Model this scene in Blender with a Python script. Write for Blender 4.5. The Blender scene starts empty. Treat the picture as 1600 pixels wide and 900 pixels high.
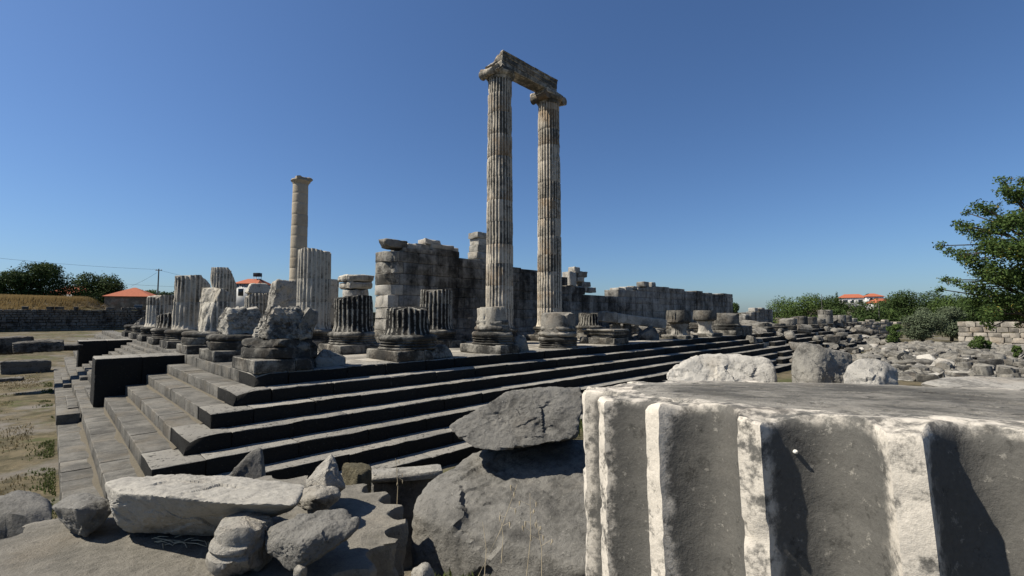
import bpy, bmesh, math, random
import numpy as np
from mathutils import Vector, Matrix, Quaternion

scene = bpy.context.scene
COL = scene.collection
R_ = math.radians

# ------------------------------------------------------------------ camera, sky, sun, exposure
CAMZ = 4.873
FPX, PITCH, YAW = 726.06, 0.0595629, 0.7891848          # focal length in 1600-px-wide pixels
cam_d = bpy.data.cameras.new('camera')
cam_d.sensor_width = 36.0
cam_d.lens = FPX / 1600 * 36
cam_d.clip_start = 0.05
cam_d.clip_end = 6000
cam = bpy.data.objects.new('camera', cam_d)
COL.objects.link(cam)
cam.location = (0, 0, CAMZ)
cam.rotation_euler = (math.pi / 2 + PITCH, 0, YAW - math.pi / 2)
scene.camera = cam

SUN_AZ, SUN_EL = R_(141), R_(50)
world = bpy.data.worlds.new('World')
scene.world = world
world.use_nodes = True
nt = world.node_tree
sky = nt.nodes.new('ShaderNodeTexSky')
sky.sky_type = 'NISHITA'
sky.sun_disc = False
sky.sun_elevation = SUN_EL
sky.sun_rotation = math.pi / 2 - SUN_AZ
sky.altitude = 50
sky.air_density = 1.0
sky.dust_density = 0.8
sky.ozone_density = 5.0
bg = nt.nodes['Background']
tint = nt.nodes.new('ShaderNodeMix')          # deep clear summer blue
tint.data_type = 'RGBA'
tint.blend_type = 'MULTIPLY'
tint.inputs[0].default_value = 1.0
tint.inputs[7].default_value = (0.92, 1.11, 1.33, 1.0)
nt.links.new(sky.outputs[0], tint.inputs[6])
nt.links.new(tint.outputs[2], bg.inputs[0])
bg.inputs[1].default_value = 0.05
sun_d = bpy.data.lights.new('sun', 'SUN')
sun_d.energy = 5.0
sun_d.angle = R_(0.53)
sun_d.color = (1.0, 0.935, 0.83)
sun = bpy.data.objects.new('sun', sun_d)
COL.objects.link(sun)
SV = Vector((math.cos(SUN_AZ) * math.cos(SUN_EL), math.sin(SUN_AZ) * math.cos(SUN_EL), math.sin(SUN_EL)))
sun.rotation_mode = 'QUATERNION'
sun.rotation_quaternion = SV.to_track_quat('Z', 'Y')
vs = scene.view_settings
vs.view_transform = 'Standard'
vs.look = 'None'
vs.exposure = 0.72
vs.gamma = 1.0

# ------------------------------------------------------------------ where a sight line meets a depth / level / plane
FW = np.array([math.cos(YAW), math.sin(YAW), 0.0])
RT = np.array([math.sin(YAW), -math.cos(YAW), 0.0])
UP = np.array([0, 0, 1.0])
C0 = np.array([0, 0, CAMZ])
def ray(px, py):
    u, v = (px - 800) / FPX, (450 - py) / FPX
    return FW * (math.cos(PITCH) - v * math.sin(PITCH)) + UP * (math.sin(PITCH) + v * math.cos(PITCH)) + RT * u
def at_d(px, py, d):
    r = ray(px, py)
    return C0 + r * (d / (r @ FW))
def at_z(px, py, z):
    r = ray(px, py)
    return C0 + r * ((z - CAMZ) / r[2])
def at_Y(px, py, Y):
    r = ray(px, py)
    return C0 + r * (Y / r[1])
def local(l, d, z):                    # metres right of, ahead of and above the eye point
    return RT * l + FW * d + np.array([0, 0, CAMZ + z])

# ------------------------------------------------------------------ noise
def _h(i, j, k, s):
    n = (i * 374761393 + j * 668265263 + k * 2147483647 + s * 974711) & 0xffffffff
    n = ((n ^ (n >> 13)) * 1274126177) & 0xffffffff
    n = ((n ^ (n >> 16)) * 2246822519) & 0xffffffff
    return ((n ^ (n >> 15)) & 0xffffff) / float(0xffffff)
def vnoise(P, s=0):
    P = np.asarray(P, float)
    I = np.floor(P).astype(np.int64)
    f = P - I
    f = f * f * f * (f * (f * 6 - 15) + 10)
    out = 0
    for a in (0, 1):
        wx = f[:, 0] if a else 1 - f[:, 0]
        for b in (0, 1):
            wy = f[:, 1] if b else 1 - f[:, 1]
            for c in (0, 1):
                wz = f[:, 2] if c else 1 - f[:, 2]
                out = out + wx * wy * wz * _h(I[:, 0] + a, I[:, 1] + b, I[:, 2] + c, s)
    return out * 2 - 1
def fbm(P, s=0, o=4, g=0.5):
    P = np.asarray(P, float)
    a, t, w = 0, 0, 1.0
    for i in range(o):
        a = a + w * vnoise(P * 2.03 ** i + 17.3 * i, s + i)
        t += w
        w *= g
    return a / t
def ridge(P, s=0, o=4):
    P = np.asarray(P, float)
    a, t, w = 0, 0, 1.0
    for i in range(o):
        a = a + w * (1 - 2 * np.abs(vnoise(P * 2.1 ** i + 9.1 * i, s + i)))
        t += w
        w *= 0.5
    return a / t
def facets(P, seed=0):
    """piecewise tilted cells, like the facets of a fresh break"""
    P = np.asarray(P, float)
    I = np.floor(P).astype(np.int64)
    best = np.full(len(P), 9.0)
    val = np.zeros(len(P))
    for a in (-1, 0, 1):
        for b in (-1, 0, 1):
            for c in (-1, 0, 1):
                i, j, k = I[:, 0] + a, I[:, 1] + b, I[:, 2] + c
                d = np.stack([P[:, 0] - i - _h(i, j, k, seed + 1), P[:, 1] - j - _h(i, j, k, seed + 2), P[:, 2] - k - _h(i, j, k, seed + 3)], 1)
                q = (d * d).sum(1)
                m = q < best
                g = np.stack([_h(i, j, k, seed + 4), _h(i, j, k, seed + 5), _h(i, j, k, seed + 6)], 1) * 2 - 1
                v = (d * g).sum(1) + 0.5 * (_h(i, j, k, seed + 7) - 0.5)
                best = np.where(m, q, best)
                val = np.where(m, v, val)
    return val
def sstep(a, b, x):
    t = np.clip((np.asarray(x, float) - a) / (b - a), 0, 1)
    return t * t * (3 - 2 * t)

# ------------------------------------------------------------------ object helpers
def props(o, label=None, cat=None, group=None, kind=None):
    if label: o['label'] = label
    if cat: o['category'] = cat
    if group: o['group'] = group
    if kind: o['kind'] = kind
    return o
def E(name, label, cat, loc=(0, 0, 0), rz=0, group=None):
    o = bpy.data.objects.new(name, None)
    o.empty_display_size = 0.2
    COL.objects.link(o)
    o.location = loc
    o.rotation_euler = (0, 0, rz)
    return props(o, label, cat, group)
def mesh(name, V, F, mat=None, wear_lit=None, smooth=True, sharp=42):
    m = bpy.data.meshes.new(name)
    V = np.asarray(V, np.float32)
    if isinstance(F, np.ndarray) and F.ndim == 2:
        n, k = F.shape
        m.vertices.add(len(V))
        m.vertices.foreach_set('co', V.ravel())
        m.loops.add(n * k)
        m.loops.foreach_set('vertex_index', F.astype(np.int32).ravel())
        m.polygons.add(n)
        m.polygons.foreach_set('loop_start', np.arange(0, n * k, k, dtype=np.int32))
        m.update(calc_edges=True)
        m.validate()
    else:
        m.from_pydata([tuple(map(float, v)) for v in V], [], [tuple(map(int, f)) for f in F])
        m.update()
    if wear_lit is not None:
        a = m.attributes.new('wear_lit', 'FLOAT', 'POINT')  # worn edges; on flank steps and cheek blocks also tops painted as lit
        a.data.foreach_set('value', np.asarray(wear_lit, np.float32))
    if smooth:
        m.polygons.foreach_set('use_smooth', [True] * len(m.polygons))
        if sharp: m.set_sharp_from_angle(angle=R_(sharp))
    if mat: m.materials.append(mat)
    return m
def O(name, me, parent=None, loc=None, rot=None, scale=None, **kw):
    o = bpy.data.objects.new(name, me)
    COL.objects.link(o)
    if parent: o.parent = parent
    if loc is not None: o.location = [float(x) for x in loc]
    if rot is not None: o.rotation_euler = rot
    if scale is not None: o.scale = scale
    return props(o, **kw)

def worn_box(dx, dy, dz, r=0.03, seg=(4, 1, 1), amp=0.012, seed=0, freq=1.7, top=None):
    """box with rounded worn edges; origin at its centre"""
    H = np.array([dx, dy, dz]) / 2
    ax = []
    for h, s in zip(H, seg):
        q = min(r, h * 0.8)
        ax.append(np.concatenate([[-h], np.linspace(-h + q, h - q, s + 1), [h]]))
    nx, ny, nz = map(len, ax)
    idx, V, F = {}, [], []
    def vid(i, j, k):
        t = (i, j, k)
        if t not in idx:
            idx[t] = len(V)
            V.append((ax[0][i], ax[1][j], ax[2][k]))
        return idx[t]
    for i in range(nx - 1):
        for j in range(ny - 1):
            F.append((vid(i, j, nz - 1), vid(i + 1, j, nz - 1), vid(i + 1, j + 1, nz - 1), vid(i, j + 1, nz - 1)))
            F.append((vid(i, j, 0), vid(i, j + 1, 0), vid(i + 1, j + 1, 0), vid(i + 1, j, 0)))
    for i in range(nx - 1):
        for k in range(nz - 1):
            F.append((vid(i, 0, k), vid(i + 1, 0, k), vid(i + 1, 0, k + 1), vid(i, 0, k + 1)))
            F.append((vid(i, ny - 1, k), vid(i, ny - 1, k + 1), vid(i + 1, ny - 1, k + 1), vid(i + 1, ny - 1, k)))
    for j in range(ny - 1):
        for k in range(nz - 1):
            F.append((vid(0, j, k), vid(0, j, k + 1), vid(0, j + 1, k + 1), vid(0, j + 1, k)))
            F.append((vid(nx - 1, j, k), vid(nx - 1, j + 1, k), vid(nx - 1, j + 1, k + 1), vid(nx - 1, j, k + 1)))
    V = np.array(V)
    q = np.minimum(r, H * 0.8)
    inner = H - q
    c = np.clip(V, -inner, inner)
    d = (V - c) / q
    cnt = (np.abs(d) > 0.5).sum(1)
    n = np.linalg.norm(d, axis=1, keepdims=True)
    V = c + d / np.maximum(n, 1e-6) * q
    w = (cnt >= 2).astype(float)
    edge = w
    w0 = w
    if top is not None: w = np.where(d[:, 2] > 0.5, 1.0, 0.0) * top + 0.25 * edge * (d[:, 2] > -0.5)  # tops painted pale as if lit, sides left to the dark tone
    off = seed * 13.37
    N = np.stack([fbm(V * freq + off + 31 * i, 3, 3) for i in range(3)], 1)
    N2 = np.stack([vnoise(V * 5 + off + 51 * i, 5) for i in range(3)], 1)
    V = V + N * amp + (N2 * amp * 1.1) * edge[:, None]
    # random chips off the arrises
    ch = np.maximum(0, vnoise(V * 1.9 + off, 8) - 0.35) * edge
    V = V - np.sign(V) * ch[:, None] * np.minimum(0.12, H * 0.4)
    return V, np.array(F), w

_ico = {}
def ico(sub):
    if sub not in _ico:
        bm = bmesh.new()
        bmesh.ops.create_icosphere(bm, subdivisions=sub, radius=1)
        V = np.array([v.co for v in bm.verts])
        F = np.array([[v.index for v in f.verts] for f in bm.faces])
        bm.free()
        _ico[sub] = (V, F)
    return _ico[sub]
def hull_planes(P):
    bm = bmesh.new()
    for p in P: bm.verts.new(p)
    bmesh.ops.convex_hull(bm, input=bm.verts[:])
    bm.normal_update()
    out = []
    c = np.mean(P, 0)
    for f in bm.faces:
        n = np.array(f.normal)
        p = np.array(f.verts[0].co)
        d = n @ (p - c)
        if d < 0: n, d = -n, -d
        out.append((n, max(d, 1e-3)))
    bm.free()
    return c, out
def hull_rock(P, sub=4, k=28, amp=0.03, freq=3.0, seed=0, ramp=0.0, fine=0.0, fac=0.022):
    """broken stone: the hull of P, its edges softened, its faces roughened; returns verts about P's mean"""
    P = np.asarray(P, float)
    ext = (P.max(0) - P.min(0)) / 2
    c = P.mean(0)
    Q = (P - c) / ext
    cc, pl = hull_planes(Q)
    D, F = ico(sub)
    N = np.array([n for n, d in pl])
    dd = np.array([d for n, d in pl])
    S = np.maximum(D @ N.T / dd, 0)
    mx = S.max(1, keepdims=True)
    s = mx[:, 0] * ((S / mx) ** k).sum(1) ** (1.0 / k)
    V = D / s[:, None] + cc
    V = V * ext
    nrm = D / ext
    nrm /= np.linalg.norm(nrm, axis=1, keepdims=True)
    # blend facet normal for displacement
    wt = (S / mx) ** min(k, 30)
    fn = (wt @ N) / ext
    fn /= np.linalg.norm(fn, axis=1, keepdims=True)
    nn = fn * 0.6 + nrm * 0.4
    sz = ext.mean() * 2
    dsp = amp * fbm(V * freq / sz + seed * 7.7, seed % 97, 5, 0.55)
    if ramp: dsp = dsp + ramp * np.minimum(0, ridge(V * freq * 0.9 / sz + seed * 3.3, seed % 89, 4) - 0.15)
    if fine: dsp = dsp + fine * fbm(V * freq * 9 / sz + seed, seed % 53, 3, 0.6)
    if fac:
        wob = 0.12 * np.stack([fbm(V * 5 / sz + i * 9, 5, 3) for i in range(3)], 1)
        dsp = dsp + fac * facets(V * 3.4 / sz + wob + seed, seed % 61) + fac * 0.4 * facets(V * 9 / sz + wob * 2 + seed, seed % 67)
    V = V + nn * dsp[:, None] * sz
    srt = np.sort(S, 1)[:, -2:]
    w = sstep(0.86, 0.99, srt[:, 0] / srt[:, 1])
    return V, F, w, c

def lathe(prof, n=48, R=None):
    prof = np.asarray(prof, float)
    a = np.arange(n) * 2 * math.pi / n
    V = np.concatenate([np.stack([r * np.cos(a), r * np.sin(a), np.full(n, z)], 1) for r, z in prof])
    F = []
    m = len(prof)
    i = np.arange(n)
    j = (i + 1) % n
    for q in range(m - 1):
        F.append(np.stack([q * n + i, q * n + j, (q + 1) * n + j, (q + 1) * n + i], 1))
    F = np.concatenate(F)
    return V, F
def flute_ring(ns, fl=24, fillet=0.2, depth=0.085):
    ang, off, w = [], [], []
    for k in range(fl):
        for q in range(ns):
            t = q / ns
            ang.append((k + t - fillet / 2) * 2 * math.pi / fl)
            if t <= fillet:
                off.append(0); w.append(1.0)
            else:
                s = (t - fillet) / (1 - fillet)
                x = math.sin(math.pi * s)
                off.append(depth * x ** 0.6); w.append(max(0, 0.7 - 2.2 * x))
    return np.array(ang), np.array(off), np.array(w)
def fluted(zs, rs, ns=6, depth=0.085, cap=True, seed=0, amp=0.008, chip=0.04, fl=24, phase=0.0, inset=0.012, flare=None, ragged=0.0):
    """fluted drum from zs[0] to zs[-1]"""
    ang, off, w = flute_ring(ns, fl, depth=depth)
    ang = ang + phase
    n = len(ang)
    V, W = [], []
    m = len(zs)
    for q, (z, r) in enumerate(zip(zs, rs)):
        fo = off * (r / rs[0])
        if flare is not None: fo = fo * flare[q]
        rr = r - fo - (inset if q in (0, m - 1) else 0)
        V.append(np.stack([rr * np.cos(ang), rr * np.sin(ang), np.full(n, z)], 1))
        W.append(w)
    V = np.concatenate(V); W = np.concatenate(W)
    rad = V.copy(); rad[:, 2] = 0
    rl = np.linalg.norm(rad, axis=1, keepdims=True)
    rad = rad / np.maximum(rl, 1e-6)
    o = seed * 5.31
    dsp = amp * fbm(V * 3 + o, 1, 4)
    c = np.maximum(0, fbm(V * np.array([1.6, 1.6, 1.0]) + o + 40, 2, 4) - 0.12) * 3.0
    dsp = dsp - chip * np.minimum(c, 1.3) * (0.25 + 0.75 * np.clip(W, 0, 1))
    V = V + rad * dsp[:, None]
    if ragged:
        u = np.clip((V[:, 2] - zs[0]) / (zs[-1] - zs[0]), 0, 1)
        V[:, 2] -= ragged * sstep(0.55, 1, u) * (np.maximum(0, fbm(V * 1.1 + o, 9, 3) + 0.15) * 1.2 + 0.3 * np.maximum(0, facets(V * 2.2 + o, 3)))
        V = V - rad * (ragged * 0.35 * sstep(0.5, 1, u) * np.maximum(0, facets(V * 1.7 + o + 5, 4)))[:, None]
    i = np.arange(n); j = (i + 1) % n
    F = [np.stack([q * n + i, q * n + j, (q + 1) * n + j, (q + 1) * n + i], 1) for q in range(m - 1)]
    F = [list(f) for f in np.concatenate(F)]
    if cap:
        for q, flip in ((0, True), (m - 1, False)):
            ci = len(V)
            V = np.concatenate([V, [[0, 0, zs[q]]]])
            W = np.concatenate([W, [0.3]])
            for a in range(n):
                b = (a + 1) % n
                F.append([ci, q * n + b, q * n + a] if flip else [ci, q * n + a, q * n + b])
    return V, F, W
def cut(V, p, n, seed=0, rough=0.05, freq=2.5):
    """break everything beyond the plane (p, n) away, leaving a rough face"""
    n = np.array(n, float); n /= np.linalg.norm(n)
    s = (V - np.array(p)) @ n
    s2 = s - rough * fbm(V * freq + seed * 3.7, 4, 4) * 1.6 - rough * 1.1 * facets(V * freq * 0.9 + seed, seed % 41)
    m = s2 > 0
    V = V.copy()
    V[m] -= n * s2[m][:, None]
    return V, m
def tube(pts, rs, n=8, cap=True):
    pts = [np.array(p, float) for p in pts]
    if np.isscalar(rs): rs = [rs] * len(pts)
    V, F = [], []
    for q, p in enumerate(pts):
        t = pts[min(q + 1, len(pts) - 1)] - pts[max(q - 1, 0)]
        t /= np.linalg.norm(t) + 1e-9
        a = np.cross(t, [0, 0, 1] if abs(t[2]) < 0.9 else [1, 0, 0]); a /= np.linalg.norm(a)
        b = np.cross(t, a)
        for k in range(n):
            g = 2 * math.pi * k / n
            V.append(p + rs[q] * (math.cos(g) * a + math.sin(g) * b))
    for q in range(len(pts) - 1):
        for k in range(n):
            F.append((q * n + k, q * n + (k + 1) % n, (q + 1) * n + (k + 1) % n, (q + 1) * n + k))
    if cap:
        F.append(tuple(range(n))[::-1]); F.append(tuple((len(pts) - 1) * n + k for k in range(n)))
    return V, F
def join(parts):
    V, F, W, o = [], [], [], 0
    arr = all(isinstance(p[1], np.ndarray) for p in parts)
    for p in parts:
        v, f = np.asarray(p[0]), p[1]
        V.append(v)
        if arr: F.append(f + o)
        else: F += [tuple(int(i) + o for i in q) for q in f]
        W.append(p[2] if len(p) > 2 else np.zeros(len(v)))
        o += len(v)
    return np.concatenate(V), (np.concatenate(F) if arr else F), np.concatenate(W)

# ------------------------------------------------------------------ materials
ALB = 0.68                               # bright midday exposure: stone reflectances sit lower
class G:
    def __init__(s, name):
        s.m = bpy.data.materials.new(name); s.m.use_nodes = True
        s.t = s.m.node_tree; s.b = s.t.nodes['Principled BSDF']
    def n(s, typ, ins=None, **kw):
        x = s.t.nodes.new(typ)
        for k, v in kw.items(): setattr(x, k, v)
        for k, v in (ins or {}).items(): s.set(x.inputs[k], v)
        return x
    def set(s, sock, v):
        if isinstance(v, bpy.types.NodeSocket): s.t.links.new(v, sock)
        else: sock.default_value = v
    def math(s, op, a, b=0.0, c=None, clamp=False):
        x = s.n('ShaderNodeMath', {0: a, 1: b}, operation=op, use_clamp=clamp)
        if c is not None: s.set(x.inputs[2], c)
        return x.outputs[0]
    def vmath(s, op, a, b=None):
        x = s.n('ShaderNodeVectorMath', {0: a}, operation=op)
        if b is not None: s.set(x.inputs[1], b)
        return x.outputs[0]
    def noise(s, vec, scale, detail=5, rough=0.6, dist=0.0):
        return s.n('ShaderNodeTexNoise', {'Vector': vec, 'Scale': scale, 'Detail': detail, 'Roughness': rough, 'Distortion': dist}).outputs[0]
    def mapr(s, v, a, b, c=0.0, d=1.0, smooth=True):
        return s.n('ShaderNodeMapRange', {0: v, 1: a, 2: b, 3: c, 4: d}, interpolation_type='SMOOTHSTEP' if smooth else 'LINEAR').outputs[0]
    def mix(s, f, a, b, blend='MIX'):
        x = s.n('ShaderNodeMix', data_type='RGBA', blend_type=blend)
        s.set(x.inputs[0], f); s.set(x.inputs[6], a); s.set(x.inputs[7], b)
        return x.outputs[2]
def c4(c): return (c[0], c[1], c[2], 1.0)

def stone(name, dark, light, thr=0.5, width=0.1, sc=1.0, streak=0.0, warm=(0.36, 0.25, 0.15), warm_amt=0.35, wear_lit=0.25, rnd=0.12,
          bump=0.8, fine=1.0, speck=0.3, bdist=0.04, tint=0.25, shift=1.0):
    g = G(name)
    pos = g.n('ShaderNodeNewGeometry').outputs['Position']
    rnd_s = g.n('ShaderNodeObjectInfo').outputs['Random']
    off = g.n('ShaderNodeCombineXYZ', {0: g.math('MULTIPLY', rnd_s, 31.0 * shift), 1: g.math('MULTIPLY', rnd_s, 17.0 * shift), 2: g.math('MULTIPLY', rnd_s, 9.0 * shift)}).outputs[0]
    p = g.vmath('ADD', pos, off)
    nA = g.noise(p, 0.9 * sc, 9, 0.68, 0.3)
    m = nA
    if streak:
        ps = g.vmath('MULTIPLY', p, (2.6 * sc, 2.6 * sc, 0.22 * sc))
        nB = g.noise(ps, 1.0, 7, 0.65)
        m = g.math('ADD', g.math('MULTIPLY', nA, 1 - streak), g.math('MULTIPLY', nB, streak))
    at = g.n('ShaderNodeAttribute', attribute_name='wear_lit').outputs['Fac']
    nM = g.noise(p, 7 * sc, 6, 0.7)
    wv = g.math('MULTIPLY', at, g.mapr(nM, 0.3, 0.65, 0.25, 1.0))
    m = g.math('ADD', m, g.math('MULTIPLY', wv, wear_lit))
    m = g.math('ADD', m, g.math('MULTIPLY', g.math('SUBTRACT', rnd_s, 0.5), rnd))
    m = g.math('ADD', m, g.math('MULTIPLY', g.math('SUBTRACT', nM, 0.5), 0.28))
    fac = g.mapr(m, thr - width, thr + width)
    col = g.mix(fac, c4(dark), c4(light))
    nW = g.noise(p, 0.55 * sc, 4, 0.6)
    wf = g.math('MULTIPLY', g.mapr(nW, 0.5, 0.7), warm_amt)
    col = g.mix(wf, col, c4(warm))
    # white and dark lichen specks
    nS = g.noise(p, 16 * fine, 5, 0.75)
    col = g.mix(g.math('MULTIPLY', g.mapr(nS, 0.60, 0.68), speck), col, (0.5, 0.48, 0.44, 1))
    nD = g.noise(g.vmath('ADD', p, (5.2, 1.3, 8.8)), 9 * fine, 5, 0.75)
    col = g.mix(g.math('MULTIPLY', g.mapr(nD, 0.56, 0.66), speck * 1.3), col, (0.035, 0.035, 0.033, 1))
    nF = g.noise(p, 42 * fine, 6, 0.75)
    val = g.math('ADD', g.math('MULTIPLY', nF, 0.7 * ALB), 0.65 * ALB)
    val = g.math('MULTIPLY', val, g.math('ADD', g.math('MULTIPLY', rnd_s, tint), 1 - tint / 2))
    col = g.mix(1.0, col, g.n('ShaderNodeCombineXYZ', {0: g.math('MULTIPLY', val, 1.03), 1: val, 2: g.math('MULTIPLY', val, 0.93)}).outputs[0], 'MULTIPLY')
    g.set(g.b.inputs['Base Color'], col)
    g.b.inputs['Roughness'].default_value = 0.93
    g.b.inputs['Specular IOR Level'].default_value = 0.15
    hgt = g.math('ADD', g.math('MULTIPLY', nM, 1.0), g.math('ADD', g.math('MULTIPLY', nF, 0.35), g.math('MULTIPLY', nS, 0.5)))
    bp = g.n('ShaderNodeBump', {'Strength': bump, 'Distance': bdist, 'Height': hgt})
    g.set(g.b.inputs['Normal'], bp.outputs[0])
    return g.m
def plain(name, col, rough=0.8, var=0.25, sc=3.0, spec=0.2, metallic=0.0, bump=0.0):
    g = G(name)
    pos = g.n('ShaderNodeNewGeometry').outputs['Position']
    nA = g.noise(pos, sc, 6, 0.65)
    v = g.math('ADD', g.math('MULTIPLY', nA, var * 2 * 0.72), (1 - var) * 0.72)
    col = g.mix(1.0, c4(col), g.n('ShaderNodeCombineXYZ', {0: v, 1: v, 2: v}).outputs[0], 'MULTIPLY')
    g.set(g.b.inputs['Base Color'], col)
    g.b.inputs['Roughness'].default_value = rough
    g.b.inputs['Metallic'].default_value = metallic
    g.b.inputs['Specular IOR Level'].default_value = spec
    if bump:
        g.set(g.b.inputs['Normal'], g.n('ShaderNodeBump', {'Strength': bump, 'Distance': 0.05, 'Height': g.noise(pos, sc * 6, 6, 0.7)}).outputs[0])
    return g.m
def leafmat(name, a, b, trans=0.25, c=None):
    g = G(name)
    isl = g.n('ShaderNodeNewGeometry').outputs['Random Per Island']
    pos = g.n('ShaderNodeNewGeometry').outputs['Position']
    f = g.math('ADD', g.math('MULTIPLY', isl, 0.7), g.math('MULTIPLY', g.mapr(g.noise(pos, 0.6, 3, 0.5), 0.35, 0.65), 0.3))
    col = g.mix(f, c4(a), c4(b))
    if c: col = g.mix(g.mapr(isl, 0.975, 0.985), col, c4(c))
    col = g.mix(1.0, col, (0.78, 0.78, 0.78, 1), 'MULTIPLY')
    g.set(g.b.inputs['Base Color'], col)
    g.b.inputs['Roughness'].default_value = 0.75
    g.b.inputs['Specular IOR Level'].default_value = 0.06
    tr = g.n('ShaderNodeBsdfTranslucent', {'Color': col})
    ms = g.n('ShaderNodeMixShader', {0: trans, 1: g.b.outputs[0], 2: tr.outputs[0]})
    g.set(g.t.nodes['Material Output'].inputs[0], ms.outputs[0])
    return g.m

M_STEP = stone('step_marble', (0.10, 0.098, 0.092), (0.215, 0.208, 0.192), thr=0.52, width=0.2, sc=1.3, wear_lit=0.26, rnd=0.05, tint=0.14, warm=(0.22, 0.18, 0.125), warm_amt=0.3, speck=0.3)
M_STEPN = stone('shaded_lichen_step_marble', (0.020, 0.020, 0.019), (0.29, 0.282, 0.262), thr=0.84, width=0.16, sc=1.1, wear_lit=1.0, warm_amt=0.0, rnd=0.10, speck=0.14, tint=0.3)  # black lichen pushed darker to paint the risers' shade; tops stay pale
M_PAVE = stone('paving_marble', (0.22, 0.212, 0.195), (0.42, 0.40, 0.36), thr=0.47, width=0.15, sc=0.9, wear_lit=0.15, warm=(0.32, 0.25, 0.17), warm_amt=0.35, speck=0.25)
M_COL = stone('column_marble', (0.09, 0.088, 0.08), (0.53, 0.505, 0.45), thr=0.50, width=0.11, rnd=0.05, sc=0.9, streak=0.45, wear_lit=0.24, warm=(0.36, 0.27, 0.17), warm_amt=0.22, speck=0.4)
M_TALL = stone('tall_column_marble', (0.10, 0.097, 0.088), (0.66, 0.605, 0.52), thr=0.56, width=0.13, sc=0.8, streak=0.5, wear_lit=0.30, warm=(0.44, 0.29, 0.16), warm_amt=0.5, speck=0.4)
M_DARKC = stone('lichen_column_marble', (0.022, 0.022, 0.021), (0.34, 0.33, 0.30), thr=0.62, width=0.09, sc=1.0, streak=0.35, wear_lit=0.28, warm_amt=0.06, speck=0.4)
M_STUB = stone('stub_marble', (0.08, 0.078, 0.073), (0.42, 0.405, 0.37), thr=0.525, width=0.14, sc=1.3, wear_lit=0.1, warm_amt=0.15, rnd=0.0, speck=0.45, tint=0.2, shift=0.3)
M_BASE = stone('base_marble', (0.045, 0.045, 0.043), (0.30, 0.29, 0.265), thr=0.55, width=0.13, rnd=0.06, sc=1.2, wear_lit=0.18, warm_amt=0.08, speck=0.3)
M_WALL = stone('wall_marble', (0.028, 0.028, 0.027), (0.42, 0.41, 0.39), thr=0.525, width=0.15, sc=0.42, streak=0.5, wear_lit=0.05, warm_amt=0.06, rnd=0.0, speck=0.3, tint=0.06, shift=0.0)
M_PALE = stone('pale_marble', (0.20, 0.196, 0.185), (0.49, 0.475, 0.445), thr=0.46, width=0.14, sc=1.3, wear_lit=0.1, warm=(0.38, 0.3, 0.21), warm_amt=0.3, speck=0.45)
M_NEWC = stone('smooth_column_marble', (0.30, 0.26, 0.20), (0.45, 0.40, 0.325), thr=0.42, width=0.2, sc=0.8, streak=0.4, wear_lit=0.05, warm=(0.38, 0.31, 0.22), warm_amt=0.5, speck=0.12)
M_FIELD = stone('fallen_block_marble', (0.06, 0.059, 0.056), (0.245, 0.237, 0.218), thr=0.52, width=0.16, sc=1.2, wear_lit=0.14, warm_amt=0.12, rnd=0.10, speck=0.35, tint=0.4)
# near stones: finer grain
M_DRUM = stone('drum_marble', (0.13, 0.128, 0.122), (0.66, 0.62, 0.56), thr=0.80, width=0.20, sc=3.0, streak=0.3, wear_lit=0.66, warm=(0.5, 0.36, 0.24), warm_amt=0.10, speck=0.4, fine=2.6, bump=0.38, bdist=0.010, rnd=0.0, tint=0.0)
M_NEAR = stone('near_grey_marble', (0.085, 0.084, 0.081), (0.22, 0.216, 0.205), thr=0.5, width=0.17, sc=3.5, wear_lit=0.10, warm=(0.19, 0.16, 0.12), warm_amt=0.25, speck=0.42, fine=3.0, bump=0.7, bdist=0.025, rnd=0.05, tint=0.1)
M_NEARP = stone('near_pale_marble', (0.19, 0.185, 0.174), (0.46, 0.447, 0.415), thr=0.47, width=0.16, sc=4.0, wear_lit=0.12, warm=(0.36, 0.28, 0.2), warm_amt=0.2, speck=0.32, fine=3.0, bump=1.0, bdist=0.022, rnd=0.05, tint=0.1)
M_NEART = stone('near_drum_top_marble', (0.155, 0.148, 0.132), (0.27, 0.256, 0.228), thr=0.48, width=0.16, sc=2.5, wear_lit=0.16, warm=(0.24, 0.19, 0.13), warm_amt=0.35, speck=0.25, fine=3.0, bump=0.9, bdist=0.016, rnd=0.0, tint=0.0)
M_SLAB = stone('smooth_slab_marble', (0.23, 0.223, 0.208), (0.41, 0.397, 0.368), thr=0.45, width=0.18, sc=3.0, wear_lit=0.08, warm=(0.4, 0.33, 0.25), warm_amt=0.25, speck=0.2, fine=3.0, bump=0.5, bdist=0.015, rnd=0.0, tint=0.0)
M_TOP = stone('drum_top_marble', (0.10, 0.098, 0.092), (0.36, 0.345, 0.315), thr=0.56, width=0.18, sc=2.2, wear_lit=0.42, warm=(0.3, 0.23, 0.16), warm_amt=0.15, speck=0.55, fine=1.6, bump=1.0, bdist=0.02, rnd=0.0, tint=0.0)
M_BROWN = stone('brown_lichen_stone', (0.10, 0.088, 0.055), (0.2, 0.18, 0.125), thr=0.5, width=0.15, sc=4, wear_lit=0.1, warm=(0.2, 0.15, 0.06), warm_amt=0.5, speck=0.2, fine=4)
M_RUBW = stone('rubble_wall_stone', (0.03, 0.03, 0.03), (0.17, 0.165, 0.155), thr=0.52, width=0.12, sc=1.0, wear_lit=0.1, warm_amt=0.2, speck=0.3)
M_RUBP = stone('pale_rubble_wall_stone', (0.2, 0.188, 0.17), (0.42, 0.39, 0.345), thr=0.47, width=0.14, sc=0.8, wear_lit=0.1, warm_amt=0.3, speck=0.2)
M_BARK = stone('bark', (0.05, 0.042, 0.032), (0.13, 0.11, 0.085), thr=0.5, width=0.15, sc=3, streak=0.6, warm_amt=0.1, speck=0.1)
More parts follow.
